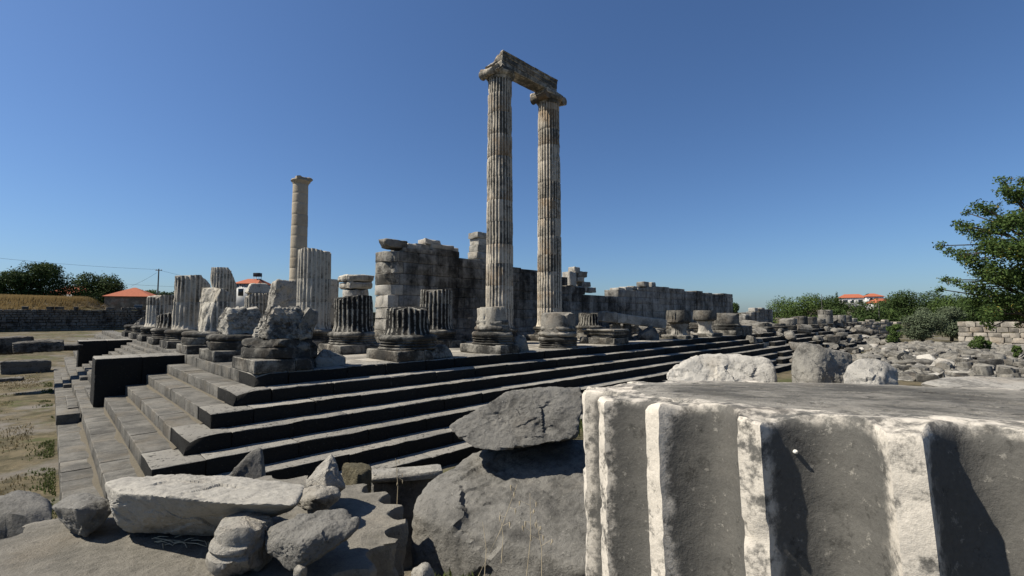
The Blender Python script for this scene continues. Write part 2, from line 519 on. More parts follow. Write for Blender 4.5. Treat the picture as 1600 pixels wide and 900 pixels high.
M_TILE = plain('roof_tile', (0.42, 0.13, 0.065), 0.85, 0.35, 2.0, bump=0.4)
M_WHITE = plain('white_wall', (0.76, 0.75, 0.72), 0.9, 0.06)
M_HSTONE = stone('house_stone', (0.22, 0.18, 0.14), (0.42, 0.36, 0.29), thr=0.5, sc=1.2, warm=(0.4, 0.2, 0.12), warm_amt=0.4)
M_GLASS = plain('dark_window', (0.03, 0.035, 0.04), 0.15, 0.1, spec=0.5)
M_DARKM = plain('dark_metal', (0.05, 0.05, 0.055), 0.5, 0.2, metallic=0.4)
M_POLE = plain('pole_wood', (0.12, 0.115, 0.105), 0.85, 0.25, 6)
M_DRY = leafmat('dry_grass', (0.24, 0.17, 0.075), (0.38, 0.29, 0.145), 0.2)
M_DRYB = leafmat('brown_dry_grass', (0.10, 0.082, 0.038), (0.26, 0.2, 0.10), 0.2)
M_GREENG = leafmat('green_grass', (0.06, 0.08, 0.025), (0.13, 0.15, 0.05), 0.25)
M_CAROB = leafmat('carob_leaf', (0.035, 0.065, 0.018), (0.12, 0.175, 0.05), 0.3, (0.3, 0.24, 0.05))
M_OLIVE = leafmat('olive_leaf', (0.075, 0.1, 0.055), (0.16, 0.19, 0.115), 0.15)
M_DTREE = leafmat('dark_leaf', (0.03, 0.052, 0.018), (0.075, 0.11, 0.035), 0.15)
M_MTREE = leafmat('mid_leaf', (0.05, 0.085, 0.025), (0.12, 0.17, 0.05), 0.2)
M_RED = plain('red_cloth', (0.55, 0.08, 0.08), 0.85, 0.15)
M_SKIN = plain('skin', (0.45, 0.28, 0.2), 0.6, 0.05)
M_BLUE = plain('blue_cloth', (0.05, 0.07, 0.13), 0.85, 0.15)
M_STRAW = plain('straw', (0.55, 0.46, 0.31), 0.8, 0.3, 20)

def ground_mat():
    g = G('dry_ground')
    pos = g.n('ShaderNodeNewGeometry').outputs['Position']
    n1 = g.noise(pos, 0.22, 7, 0.65)
    n2 = g.noise(pos, 1.3, 7, 0.7)
    n3 = g.noise(pos, 9, 6, 0.75)
    col = g.mix(g.mapr(n2, 0.38, 0.62), (0.075, 0.066, 0.038, 1), (0.165, 0.135, 0.082, 1))
    col = g.mix(g.mapr(n1, 0.48, 0.62), col, (0.19, 0.172, 0.145, 1))
    n4 = g.noise(g.vmath('ADD', pos, (40, 3, 9)), 0.33, 6, 0.7)
    col = g.mix(g.math('MULTIPLY', g.mapr(n4, 0.52, 0.64), 0.75), col, (0.085, 0.095, 0.035, 1))
    v = g.math('ADD', g.math('MULTIPLY', n3, 0.9 * 0.72), 0.55 * 0.72)
    col = g.mix(1.0, col, g.n('ShaderNodeCombineXYZ', {0: v, 1: v, 2: v}).outputs[0], 'MULTIPLY')
    g.set(g.b.inputs['Base Color'], col)
    g.b.inputs['Roughness'].default_value = 0.95
    g.b.inputs['Specular IOR Level'].default_value = 0.1
    g.set(g.b.inputs['Normal'], g.n('ShaderNodeBump', {'Strength': 0.7, 'Distance': 0.06, 'Height': g.math('ADD', n3, n2)}).outputs[0])
    return g.m
M_GROUND = ground_mat()

# ------------------------------------------------------------------ terrain
SP, COLX, COLY = 5.3, 6.118, 18.105          # column grid
NST, SW, SH, SE_ = 7, 0.728, 0.4246, 1.352   # steps: count, tread, riser; edge to first column centre
S0 = NST * SH                                # stylobate level
X0, Y0 = COLX - SE_, COLY - SE_              # stylobate corner
XEND, YEND = X0 + 109.3, COLY + 9 * SP + SE_
def terrain(X, Y):
    X = np.asarray(X, float); Y = np.asarray(Y, float)
    P = np.stack([X, Y, np.zeros_like(X)], -1).reshape(-1, 3)
    n = (fbm(P * 0.12, 11, 4) * 0.25 + fbm(P * 0.7, 12, 3) * 0.06).reshape(X.shape)
    ye = np.clip(3.3 + 0.27 * X, 3.0, 7.0)
    mound = 2.75 * (1 - sstep(0, 2.6, Y - ye)) * (1 - sstep(19, 30, X)) 
    z = np.maximum(mound, 0) + n * 0.5 * sstep(0.3, 6, np.hypot(X, Y))
    z = z + 2.6 * sstep(42, 92, Y) * (1 - sstep(X0 - 4, X0 + 2, X) * (1 - sstep(66, 76, Y)))
    z = z + 3.1 * sstep(94.6, 95.6, Y) + 1.6 * sstep(97, 104, Y) * (1 - sstep(4, 7.5, X))
    dd = np.hypot(X, Y)
    z = z + 9.0 * sstep(128, 290, X) * (1 - sstep(0.19, 0.26, Y / np.maximum(X, 1))) + 2 * sstep(200, 500, dd)
    z = z + 1.0 * sstep(-6, -16, Y) * (1 - sstep(60, 100, X))
    return z
def build_ground():
    def axis(a, n1, b):
        core = np.arange(-14, 34, 0.6)
        neg = -14 - (np.exp(np.linspace(0, math.log(400), n1)) - 1) * (a + 0.0) / 400
        pos = 34 + (np.exp(np.linspace(0, math.log(400), n1)) - 1) * b / 400
        return np.unique(np.concatenate([neg[::-1], core, pos]).round(4))
    xs = axis(2500, 60, 2500)
    ys = np.unique(np.concatenate([axis(2500, 60, 2500), np.arange(90, 106, 0.5)]))
    Xg, Yg = np.meshgrid(xs, ys, indexing='ij')
    Z = terrain(Xg, Yg)
    V = np.stack([Xg, Yg, Z], -1).reshape(-1, 3)
    nx, ny = len(xs), len(ys)
    i, j = np.meshgrid(np.arange(nx - 1), np.arange(ny - 1), indexing='ij')
    a = (i * ny + j).ravel()
    F = np.stack([a, a + ny, a + ny + 1, a + 1], 1)
    O('ground', mesh('ground', V, F, M_GROUND), kind='structure', label='dry earth and grass ground around the ruined temple')
build_ground()
def gz(x, y): return float(terrain(np.array([x]), np.array([y]))[0])

# ------------------------------------------------------------------ temple platform: seven steps, stairs, paving
rng = random.Random(7)
plat = E('temple_platform', 'stepped grey marble temple platform with seven wide weathered steps', 'temple platform', (X0, Y0, 0))
def step_blocks():
    L = []
    dep = SW + 0.35
    for n in range(NST):
        xe, yn = X0 - n * SW, Y0 - n * SW
        zt = S0 - n * SH
        # east front, running along +Y
        y = yn
        first = True
        while y < 78:
            ln = rng.uniform(0.95, 1.45) if not first else rng.uniform(1.5, 1.9)
            L.append((xe, y, zt, dep, ln, SH, 'e', n)); y += ln; first = False
        x = xe + dep
        while x < XEND:
            ln = rng.uniform(1.5, 2.3)
            if x > 46 and rng.random() < 0.12 * (x > 46) + 0.15 * (x > 62): x += ln; continue
            L.append((x, yn, zt, ln, dep, SH, 'n', n)); x += ln
    # half-height stair blocks in the middle of the east front
    for n in range(1, NST):
        xb = X0 - (n - 1) * SW
        zt = S0 - n * SH
        y = 29.75 + 0.0 * n
        while y < 47.6:
            ln = rng.uniform(1.3, 2.0)
            if y + ln > 47.7: ln = 47.7 - y
            if 34.0 < y < 36.2 + 0.75 * max(0, n - 2) and n > 2:
                y += ln; continue
            if ln > 0.4: L.append((xb - SW / 2, y, zt + SH / 2, SW / 2, ln, SH / 2, 'h', n))
            y += ln
    # full block closing the lowest tread in front of the cheek wall
    L.append((X0 - 6 * SW - 0.04, 26.7, S0 - 6 * SH + 0.40, SW - 0.02, 1.35, 0.40, 'h', 6))
    return L
L = step_blocks()
L.sort(key=lambda b: math.hypot(b[0] + b[3] / 2, b[1] + b[4] / 2))
rest = []
for q, (x, y, zt, dx, dy, dz, kind, n) in enumerate(L):
    gap = 0.005
    cx, cy, cz = x + dx / 2, y + dy / 2, zt - dz / 2
    near = math.hypot(cx, cy) < 34
    seg = (7, 1, 2) if kind == 'n' else (1, 6, 1)
    if not near: seg = (3, 1, 1) if kind == 'n' else (1, 2, 1)
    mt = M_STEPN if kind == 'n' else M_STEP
    bx_, by_ = (dx - gap, dy) if kind == 'n' else (dx, dy - gap)
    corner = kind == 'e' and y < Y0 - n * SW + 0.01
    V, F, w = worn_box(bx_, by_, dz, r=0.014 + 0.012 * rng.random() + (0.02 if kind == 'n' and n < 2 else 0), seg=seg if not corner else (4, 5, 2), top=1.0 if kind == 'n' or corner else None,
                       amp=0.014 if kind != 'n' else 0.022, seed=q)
    jit = rng.uniform(-0.012, 0.012)
    if kind == 'n': cy += jit
    else: cx += jit
    cz += rng.uniform(-0.008, 0.008)
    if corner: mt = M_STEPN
    if corner and n in (0, 1, 3):
        V, _ = cut(V, (-dx / 2 + 0.13, -dy / 2 + 0.12, 0.02), (-1, -1, 0.9), q, 0.05, 4)
    V = V + np.array([cx, cy, cz]) - np.array([X0, Y0, 0])
    if q < 300:
        c = V.mean(0)
        O('step_block', mesh('step_block', V - c, F, mt, w), plat, c)
    else:
        rest.append((V, F, w, kind == 'n'))
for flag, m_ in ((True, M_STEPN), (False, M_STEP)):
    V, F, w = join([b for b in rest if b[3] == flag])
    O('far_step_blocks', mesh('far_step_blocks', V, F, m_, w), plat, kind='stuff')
# rubble core under the steps
parts = []
for n in range(NST):
    a = X0 - n * SW + 0.5; b = Y0 - n * SW + 0.5
    zt = S0 - n * SH
    V, F, w = worn_box(XEND - a, YEND + n * SW - b, SH - 0.004, r=0.02, amp=0)
    V = V + np.array([(a + XEND) / 2 - X0, (b + YEND + n * SW) / 2 - Y0, zt - SH / 2 - 0.03])
    parts.append((V, F, w))
V, F, w = join(parts)
O('core', mesh('platform_core', V, F, M_PAVE, w), plat)
# paving slabs of the top
slabs = []
yy = Y0 + SW + 0.36
while yy < 60:
    xx = X0 + SW + 0.36
    dy = rng.uniform(1.1, 1.6)
    while xx < 60:
        dx = rng.uniform(1.2, 2.0)
        slabs.append((xx, yy, dx, dy)); xx += dx
    yy += dy
slabs.sort(key=lambda s: math.hypot(s[0] + s[2] / 2, s[1] + s[3] / 2))
for q, (x, y, dx, dy) in enumerate(slabs[:190]):
    V, F, w = worn_box(dx - 0.015, dy - 0.015, 0.16, r=0.018, seg=(2, 2, 1), amp=0.008, seed=q + 900)
    O('paving_slab', mesh('paving_slab', V, F, M_PAVE, w * 0.4), plat,
      (x + dx / 2 - X0, y + dy / 2 - Y0, S0 - 0.08 + rng.uniform(-0.02, 0.012)))
# cheek walls flanking the front stair
for (ya, yb, xa, lab) in ((27.55, 29.7, 1.50, 'long dark stair cheek block nearer the platform corner'), (47.8, 50.0, 1.62, 'dark stair cheek block farther along the front steps')):
    t = E('cheek_wall', lab, 'wall block', (xa, ya, S0 - 5 * SH), group='cheek walls of the front stair')
    ln = X0 + 0.02 - xa
    nb = 2
    for k in range(nb):
        xA, xB = xa + ln * k / nb, xa + ln * (k + 1) / nb
        V, F, w = worn_box(xB - xA - 0.006, yb - ya, 5 * SH - 0.01, r=0.03, seg=(6, 5, 6), amp=0.02, seed=70 + k + int(ya), top=1.0)  # sides take the painted shade, only the top is pale
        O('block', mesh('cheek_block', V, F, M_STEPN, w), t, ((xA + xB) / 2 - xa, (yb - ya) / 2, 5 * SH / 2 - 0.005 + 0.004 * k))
# soil gathered at the back of the lower treads
def soil():
    P = []
    for n in range(2, NST + 0):
        xr = X0 - (n - 1) * SW
        zt = S0 - n * SH
        ys = np.arange(Y0 - n * SW + 1.6, 27.3, 0.25)
        wd = 0.02 + 0.13 * np.clip(fbm(np.stack([ys * 0.6, np.full_like(ys, n * 3.1), ys * 0], 1), 3, 3) + 0.35, 0, 1) * (0.6 + 0.25 * (n - 2))
        V, F = [], []
        for i, y in enumerate(ys):
            V += [(xr - 0.002, y, zt + 0.035 + 0.1 * wd[i]), (xr - wd[i] * 0.5, y, zt + 0.03), (xr - wd[i] - 0.02, y, zt - 0.01)]
        for i in range(len(ys) - 1):
            a = i * 3
            F += [(a, a + 1, a + 4, a + 3), (a + 1, a + 2, a + 5, a + 4)]
        P.append((np.array(V) - np.array([X0, Y0, 0]), F))
    V, F, w = join(P)
    O('soil', mesh('soil', V, F, plain('soil', (0.155, 0.135, 0.10), 0.95, 0.35, 14, 0.1, bump=0.6)), plat, kind='stuff')
soil()

# ------------------------------------------------------------------ columns
def cpos(K, R): return np.array([COLX + SP * K, COLY + SP * R, S0])
def ctop(K, R, py):                         # height above the stylobate of a top seen at row py
    c = cpos(K, R)
    d = float(c[:2] @ FW[:2])
    return float(at_d(800 + FPX * float(c[:2] @ RT[:2]) / d, py, d)[2] - S0)
_base = {}
def base_mesh(kind, seed, mat, damage=0.03):
    prof = {
        'full': [(0.001, 0.0), (1.26, 0.0), (1.30, 0.03), (1.30, 0.06), (1.25, 0.09), (1.17, 0.13), (1.20, 0.16), (1.26, 0.185), (1.20, 0.21), (1.15, 0.25), (1.19, 0.29), (1.25, 0.31),
                 (1.24, 0.335), (1.20, 0.35), (1.24, 0.38), (1.29, 0.44), (1.30, 0.50), (1.27, 0.57), (1.20, 0.62), (1.12, 0.635), (0.001, 0.635)],
        'disc': [(0.001, 0.0), (1.30, 0.0), (1.33, 0.05), (1.33, 0.32), (1.27, 0.36), (1.22, 0.37), (1.24, 0.40), (1.31, 0.45), (1.33, 0.52), (1.30, 0.60), (1.22, 0.64), (1.10, 0.65), (0.001, 0.65)],
    }[kind]
    V, F = lathe(prof, 56)
    rad = V.copy(); rad[:, 2] = 0
    rad /= np.maximum(np.linalg.norm(rad, axis=1, keepdims=True), 1e-6)
    o = seed * 3.9
    V = V - rad * (np.maximum(0, fbm(V * 1.5 + o, 6, 4) - 0.05) * damage * 9)[:, None] + rad * (0.012 * fbm(V * 6 + o, 2, 3))[:, None]
    return V, F
def column(K, R, top, label, mat=None, bmat=None, r0=0.98, base='full', plinth=True, flute=True, cuts=(), drum_h=1.55, seed=None, name='column_stump', cat='column stump',
           group=None, rtop=0.835, H=19.67, amp=0.008, chip=0.05, plcut=(), zflare=True, bcuts=(), basemat=None, flat_off=0.0):
    seed = K * 31 + R * 7 + 3 if seed is None else seed
    rg = random.Random(seed)
    c = cpos(K, R)
    mat = mat or M_COL; bmat = bmat or M_BASE
    t = E(name, label, cat, c, group=group)
    z = 0.0
    if plinth:
        ph = 0.44
        for (xa, xb) in ((-1.32, 0.0), (0.0, 1.32)):
            V, F, w = worn_box(xb - xa - 0.01, 2.64, ph, r=0.035, seg=(3, 5, 2), amp=0.02, seed=seed + int(xa * 3))
            for (p, n) in plcut:
                V, _ = cut(V + np.array([(xa + xb) / 2, 0, ph / 2]), p, n, seed, 0.06); V = V - np.array([(xa + xb) / 2, 0, ph / 2])
            O('plinth', mesh('plinth', V, F, bmat, w), t, ((xa + xb) / 2, 0, ph / 2))
        z = ph
    if base:
        V, F = base_mesh(base, seed, bmat)
        for (p, n) in bcuts: V, _ = cut(V, p, n, seed + 1, 0.07)
        O('base', mesh('base', V, F, basemat or bmat), t, (0, 0, z + 0.002))
        z += 0.645
    hs = []
    z1 = z
    while z1 < top - 0.05:
        h = min(drum_h * rg.uniform(0.85, 1.15), top - z1)
        if top - (z1 + h) < 0.35: h = top - z1
        hs.append((z1, h)); z1 += h
    sh0, sh1 = 1.08, H - 0.9
    def rad(zz): 
        t_ = (zz - sh0) / (sh1 - sh0)
        return r0 + (rtop - r0) * t_ + 0.012 * math.sin(math.pi * max(0, min(1, t_)))
    for q, (za, h) in enumerate(hs):
        m = max(4, int(h / 0.22))
        zs = np.concatenate([[0, 0.02], np.linspace(0.02, h - 0.02, m)[1:-1], [h - 0.02, h]])
        rs = [rad(za + s) for s in zs]
        fl = None
        if q == 0 and zflare:
            rs = [r + (0.10 if flute else 0.0) * math.exp(-s / 0.07) for r, s in zip(rs, zs)]
            fl = [float(sstep(0.06, 0.22, s)) for s in zs]
        if flute:
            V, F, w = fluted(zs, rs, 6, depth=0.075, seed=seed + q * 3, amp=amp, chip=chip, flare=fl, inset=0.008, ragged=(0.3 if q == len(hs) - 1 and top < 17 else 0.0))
        else:
            V, F, w = fluted(zs, rs, 3, depth=flat_off, seed=seed + q * 3, amp=amp, chip=chip, inset=0.01, ragged=(0.3 if q == len(hs) - 1 and top < 17 else 0.0))
            w = w * 0 + 0.4
        for (p, n) in cuts:
            V, mk = cut(V + np.array([0, 0, za]), p, n, seed + q, 0.06)
            V = V - np.array([0, 0, za])
            w = np.where(mk, 0.35, w)
        O('drum', mesh('drum', V, F, mat, w), t, (rg.uniform(-0.012, 0.012), rg.uniform(-0.012, 0.012), za))
    return t, z1

gstub = 'broken columns standing on the temple platform'
# outer row along the near flank
c00, _ = column(0, 0, 2.15, 'shattered column lump on its plinth at the nearest platform corner', M_FIELD, base='disc', flute=False, group=gstub, drum_h=9, chip=0.10, amp=0.03,
       cuts=[((0.55, -0.55, 1.1), (0.75, -1, 0.45)), ((-0.75, 0, 1.35), (-1, 0.15, 0.42)), ((-0.35, -0.7, 1.2), (-0.5, -1, 0.25))], plcut=[((-0.7, -1.32, 0.3), (0.1, -1, 0.7)), ((0.75, -0.9, 0.2), (0.8, -0.5, 0.35))], bcuts=[((0.35, -0.85, 0.3), (0.5, -1, 0.35)), ((-1.0, -0.5, 0.4), (-1, -0.5, 0.6)), ((0.9, 0.2, 0.3), (1, 0.1, 0.4))])
for o_ in list(c00.children):
    if o_.name.startswith('drum'): bpy.data.objects.remove(o_)
P = [(-1.0, -0.95, 0), (0.9, -1.0, 0), (1.0, 0.9, 0), (-1.0, 0.95, 0), (-0.95, -0.75, 0.35), (-0.62, -0.55, 1.15), (-0.5, 0.6, 1.18), (0.45, 0.7, 1.2), (0.75, 0.1, 1.15), (0.35, -0.55, 1.12), (0.95, -0.6, 0.4), (0.9, 0.6, 0.7)]
V, F, w, c = hull_rock(np.array(P) * np.array([0.84, 0.84, 0.98]), 6, 30, 0.05, 3, 17, 0.08, 0.010, fac=0.075)
O('broken_shaft', mesh('broken_shaft', V, F, M_STUB, w), c00, c + np.array([0, 0, 1.07]))
column(1, 0, 2.31, 'low fluted column stump with a broken right half, second from the near corner', M_DARKC, cuts=[((0.75, -0.45, 1.5), (1, -0.55, 0.05))], group=gstub,
       plcut=[((0.7, -1.0, 0.2), (0.7, -0.7, 0.45))])
c20, _ = column(2, 0, 2.38, 'smooth-collared column stump standing in front of the left tall column', M_COL, flute=False, zflare=True, r0=0.97, group=gstub, chip=0.12, amp=0.03,
       cuts=[((0.38, -0.40, 1.0), (1, -0.65, 0.12))], bcuts=[((0.6, -0.45, 0.2), (1, -0.6, 0.15))], plcut=[((0.8, -0.9, 0.2), (0.8, -0.6, 0.3)), ((-1.1, -0.9, 0.2), (-1, -0.6, 0.3))])
c30, _ = column(3, 0, 2.12, 'thick drum stump with flat top standing before the right tall column', M_FIELD, flute=False, r0=1.16, plinth=False, group=gstub, chip=0.10, amp=0.03, cuts=[((0.50, -0.42, 1.0), (1, -0.6, -0.08))],
       bcuts=[((0.6, -0.5, 0.2), (1, -0.6, 0.1))])
def moulding_ring(t, z, r, seed, cuts):
    V, F = lathe([(0.6, 0.0), (r - 0.05, 0.0), (r + 0.02, 0.03), (r + 0.09, 0.10), (r + 0.10, 0.17), (r + 0.05, 0.25), (r - 0.02, 0.29), (0.6, 0.30)], 56)
    rad = V.copy(); rad[:, 2] = 0; rad /= np.linalg.norm(rad, axis=1, keepdims=True)
    V = V - rad * (np.maximum(0, fbm(V * 1.7 + seed, 6, 4)) * 0.25)[:, None]
    for (p_, n_) in cuts: V, _ = cut(V, p_, n_, seed, 0.06)
    O('moulding', mesh('moulding', V, F, M_STUB), t, (0, 0, z))
moulding_ring(c20, 1.10, 1.0, 3, [((0.42, -0.42, 0.1), (1, -0.65, 0.1))])
moulding_ring(c20, 1.40, 0.93, 6, [((0.40, -0.40, 0.1), (1, -0.65, 0.1))])
moulding_ring(c30, 0.66, 1.22, 4, [((0.55, -0.45, 0.1), (1, -0.6, 0))])
moulding_ring(c30, 0.98, 1.15, 8, [((0.52, -0.43, 0.1), (1, -0.6, 0))])
# second row along the near flank
column(1, 1, ctop(1, 1, 462), 'column stump with black fluted top drum over a whitish eroded neck', M_DARKC, group=gstub, drum_h=1.15, seed=61,
       bcuts=[((0.95, -0.3, 0.3), (1, -0.3, 0.3))])
column(2, 1, ctop(2, 1, 453), 'dark streaked fluted stump in front of the long wall', M_DARKC, group=gstub, seed=75)
# the two tall columns
for K, lab in ((3, 'tall fluted column carrying the broken left end of the beam'), (4, 'tall fluted column with curled capital under the right beam end')):
    t, z1 = column(K, 1, 18.45, lab, M_TALL, name='tall_column', cat='column', group='tall columns carrying a beam', r0=0.965, rtop=0.835, chip=0.065, drum_h=1.45, seed=200 + K)
    # necking, echinus
    V, F = lathe([(0.001, 0), (0.84, 0), (0.86, 0.10), (0.90, 0.16), (0.86, 0.20), (0.94, 0.26), (1.06, 0.38), (1.08, 0.46), (1.0, 0.52), (0.001, 0.52)], 48)
    V = V + 0.02 * np.stack([fbm(V * 4 + K * 9 + i * 30, 2, 3) for i in range(3)], 1)
    cap = O('capital', mesh('capital', V, F, M_TALL), t, (0, 0, z1))
    # volute member: two rolls along Y joined by a sagging band, abacus above
    V, F, w = worn_box(2.3, 1.75, 0.34, r=0.08, seg=(8, 6, 2), amp=0.05, seed=K)
    if K == 3:
        V, _ = cut(V, (-0.85, -0.2, 0.0), (-1, -0.25, 0.55), 3, 0.07); V, _ = cut(V, (0.8, -0.6, 0), (1, -1, -0.3), 5, 0.06)
    else:
        V, _ = cut(V, (1.0, -0.6, 0.0), (1, -0.6, 0.3), 4, 0.06)
    O('abacus', mesh('abacus', V, F, M_TALL, w), cap, (-0.05, 0, 0.70))
    for sx in (-1, 1):
        if K == 3 and sx == 1: continue
        n = 9
        ys = np.linspace(-0.82, 0.82, n)
        rr = [0.33 - 0.10 * math.cos(math.pi * y / 1.64) for y in ys]
        V, F = tube([(0, y, 0) for y in ys], rr, 16)
        V = np.array(V)
        V = V + 0.035 * np.stack([fbm(V * 3 + K * 7 + sx + i * 30, 2, 3) for i in range(3)], 1)
        if K == 3: V, _ = cut(V, (-0.12, -0.25, 0), (-0.7, -0.6, -0.4), 3, 0.06)
        O('volute', mesh('volute', V, F, M_TALL), cap, (sx * 0.98, 0, 0.40 if not (K == 4 and sx == 1) else 0.46))
# the beam
zc = S0 + 18.45 + 0.88
bx0, bx1 = COLX + SP * 3 - 0.45, COLX + SP * 4 + 0.25
by = COLY + SP * 1 - 0.1
beam = E('architrave_beam', 'long stone beam bridging the two tall columns', 'stone beam', (bx0, by, zc))
prof_f = [(-0.55, 0.0, 0.36), (-0.585, 0.36, 0.70), (-0.62, 0.70, 0.95), (-0.67, 0.95, 1.06)]
for k, (yf, za, zb) in enumerate(prof_f):
    V, F, w = worn_box(bx1 - bx0 - 0.02 * k, -2 * yf, zb - za - 0.003, r=0.025, seg=(14, 5, 1), amp=0.022, seed=40 + k)
    V = V + np.array([(bx1 - bx0) / 2, 0, (za + zb) / 2])
    V, _ = cut(V, (0.25, 0.3, 0.75), (-0.8, 0.55, 0.6), 3, 0.10)
    O('fascia' if k < 3 else 'crown_moulding', mesh('fascia', V, F, M_TALL, w), beam, (0, 0, 0))
P = [(-0.75, 0.15, 0), (-0.75, 0.95, 0), (0.75, 0.1, 0), (0.75, 1.0, 0), (-0.1, 0.1, 0.55), (0.75, 0.1, 0.85), (0.75, 0.85, 0.8), (-0.1, 0.9, 0.4), (0.4, 0.3, 0.9)]
V, F, w, c = hull_rock(P, 4, 24, 0.05, 3, 5, 0.06)
O('broken_end', mesh('broken_beam_end', V, F, M_PALE, w), beam, c + np.array([0.25, -0.1, 0.1]))

# outer row further along
t, _ = column(4, 0, 0.62, 'square moulded pedestal left of the short posts under the fallen beam', M_BASE, base=None, plinth=False, group=gstub, flute=False, r0=0.4, drum_h=5, rtop=0.4)
for o_ in list(t.children): bpy.data.objects.remove(o_)
for k, (wd, za, zb) in enumerate(((2.45, 0, 0.42), (2.15, 0.42, 0.62), (2.4, 0.62, 0.86), (2.62, 0.86, 1.0))):
    V, F, w = worn_box(wd, wd, zb - za - 0.003, r=0.05, seg=(5, 5, 1), amp=0.03, seed=k + 400)
    V, _ = cut(V, (0.95, -0.9, 0), (1, -0.9, 0.05), k, 0.1)
    O('course', mesh('pedestal_course', V, F, M_BASE, w), t, (0, 0, (za + zb) / 2))
column(5, 1, ctop(5, 1, 489), 'fluted stump flaring to its base, left end of the fallen beam', M_DARKC, group=gstub, plinth=True, cuts=[((-0.85, -0.2, 1.9), (-1, -0.1, 0.7))])
def mushroom(K, R, top, label, seed, th=1.15):
    t = E('mushroom_stump', label, 'column stump', cpos(K, R), group='drums perched on eroded necks along the flank')
    zs = np.linspace(0, th, 8)
    rs = [0.75, 1.0, 1.04, 1.03, 1.03, 1.02, 1.0, 0.97]
    V, F, w = fluted(zs, rs, 3, depth=0.0, seed=seed, amp=0.03, chip=0.12)
    O('drum', mesh('drum', V, F, M_FIELD, w * 0 + 0.4), t, (0, 0, top - th))
    zs = np.linspace(0, top - th + 0.05, 9)
    rs = [0.95, 0.8, 0.66, 0.6, 0.58, 0.58, 0.62, 0.68, 0.72]
    V, F, w = fluted(zs, rs, 3, depth=0.0, seed=seed + 5, amp=0.12, chip=0.2)
    O('eroded_neck', mesh('eroded_neck', V, F, M_PALE, w * 0), t, (0, 0, 0))
    V, F, w = worn_box(2.3, 2.3, 0.3, r=0.06, seg=(4, 4, 1), amp=0.05, seed=seed)
    O('plinth', mesh('plinth', V, F, M_BASE, w), t, (0, 0, 0.15))
mushroom(6, 0, ctop(6, 0, 485), 'dark drum balanced on an eroded pale neck, left one of two beside each other', 11)
mushroom(7, 0, ctop(7, 0, 485), 'ringed drum balanced on an eroded pale neck, right one of two beside each other', 23, 1.0)
column(8, 0, ctop(8, 0, 489), 'broad low drum stump right of the two perched drums', M_FIELD, flute=False, base='disc', plinth=True, group=gstub, r0=1.15, cuts=[((0.3, 0, 2.3), (0.8, -0.2, 1))])
# far columns of the flank
for K in range(10, 21):
    py = {10: 503, 11: 505, 12: 497, 13: 494, 14: 495, 15: 497, 16: 484, 17: 500, 18: 492, 19: 493, 20: 497}[K]
    sd = K * 5
    column(K, 0, max(0.9, ctop(K, 0, py)), {16: 'tallest far drum stump rising above the rubble before the trees'}.get(K, 'low grey drum stump, ' + ('first', 'second', 'third', 'fourth', 'fifth', 'sixth')[abs(K - 16) - 1] + (' left' if K < 16 else ' right') + ' of the tallest far stump'), M_FIELD, flute=False,
           base='disc', plinth=False, group='far drum stumps along the flank', r0=1.05, seed=sd, chip=0.12, amp=0.03, cuts=[((0.2 * math.sin(sd), 0, max(0.8, ctop(K, 0, py))), (0.3 * math.sin(sd * 3), 0.2, 1))])
for q_, (K, py) in enumerate(((6, 500), (7, 503), (8, 498), (9, 504), (10, 500), (12, 501))):
    column(K, 1, max(0.8, ctop(K, 1, py)), ('leftmost', 'second from left', 'third from left', 'fourth from left', 'fifth from left', 'rightmost')[q_] + ' low worn stump in the row before the long wall', M_FIELD, flute=(K % 2 == 0), base='disc', plinth=(K % 2 == 0), group='low stumps before the long wall', r0=1.0, seed=K * 9, chip=0.12, amp=0.03,
           cuts=[((0, 0, max(0.8, ctop(K, 1, py)) - 0.1), (0.4 * math.sin(K * 5), 0.3, 1))])
# front rows
c01, _ = column(0, 1, ctop(0, 1, 482), 'ragged column stump on round moulded base, next after the shattered corner lump', M_FIELD, base='disc', group=gstub, flute=True, chip=0.16, amp=0.03, cuts=[((-0.55, -0.3, 1.5), (-1, -0.4, 0.25))])
for o_ in list(c01.children):
    if o_.name.startswith('drum'): bpy.data.objects.remove(o_)
P = [(-0.9, -0.9, 0), (0.9, -0.9, 0), (1.0, 0.9, 0), (-0.95, 0.9, 0), (-0.75, -0.7, 1.2), (0.7, -0.75, 1.25), (0.8, 0.7, 1.3), (-0.7, 0.7, 1.25), (-1.0, 0, 0.4), (0.95, -0.2, 0.6)]
V, F, w, c = hull_rock(np.array(P) * np.array([0.84, 0.84, 0.95]), 5, 26, 0.06, 3, 19, 0.09, 0.012, fac=0.075)
O('broken_shaft', mesh('broken_shaft', V, F, M_STUB, w), c01, c + np.array([0, 0, 1.07]))
column(0, 2, ctop(0, 2, 449), 'broken fluted stump with gnawed left side, third from the corner along the front', M_COL, group=gstub, base='disc', chip=0.14, cuts=[((-0.5, 0.2, 1.9), (-1, 0.1, 0.05)), ((-0.75, -0.35, 1.5), (-1, -0.5, 0.35)), ((0.75, -0.2, 3.0), (0.8, -0.2, 1))])
column(0, 3, ctop(0, 3, 430), 'tall pale fluted stump with rounded broken top on a panelled plinth', M_COL, group=gstub, chip=0.05, cuts=[((0.6, 0, 4.2), (0.9, -0.2, 0.8)), ((-0.85, 0.2, 3), (-1, 0.2, 0.02))])
column(0, 4, ctop(0, 4, 488), 'low fluted stump with dark ribs left of the tall pale stump', M_DARKC, group=gstub)
column(0, 5, ctop(0, 5, 461), 'fluted stump with flat dark top at the left of the front row', M_COL, group=gstub)
column(0, 6, 0.9, 'low broken base between the flat-topped stump and the far crumbling stump', M_BASE, group=gstub, chip=0.12)
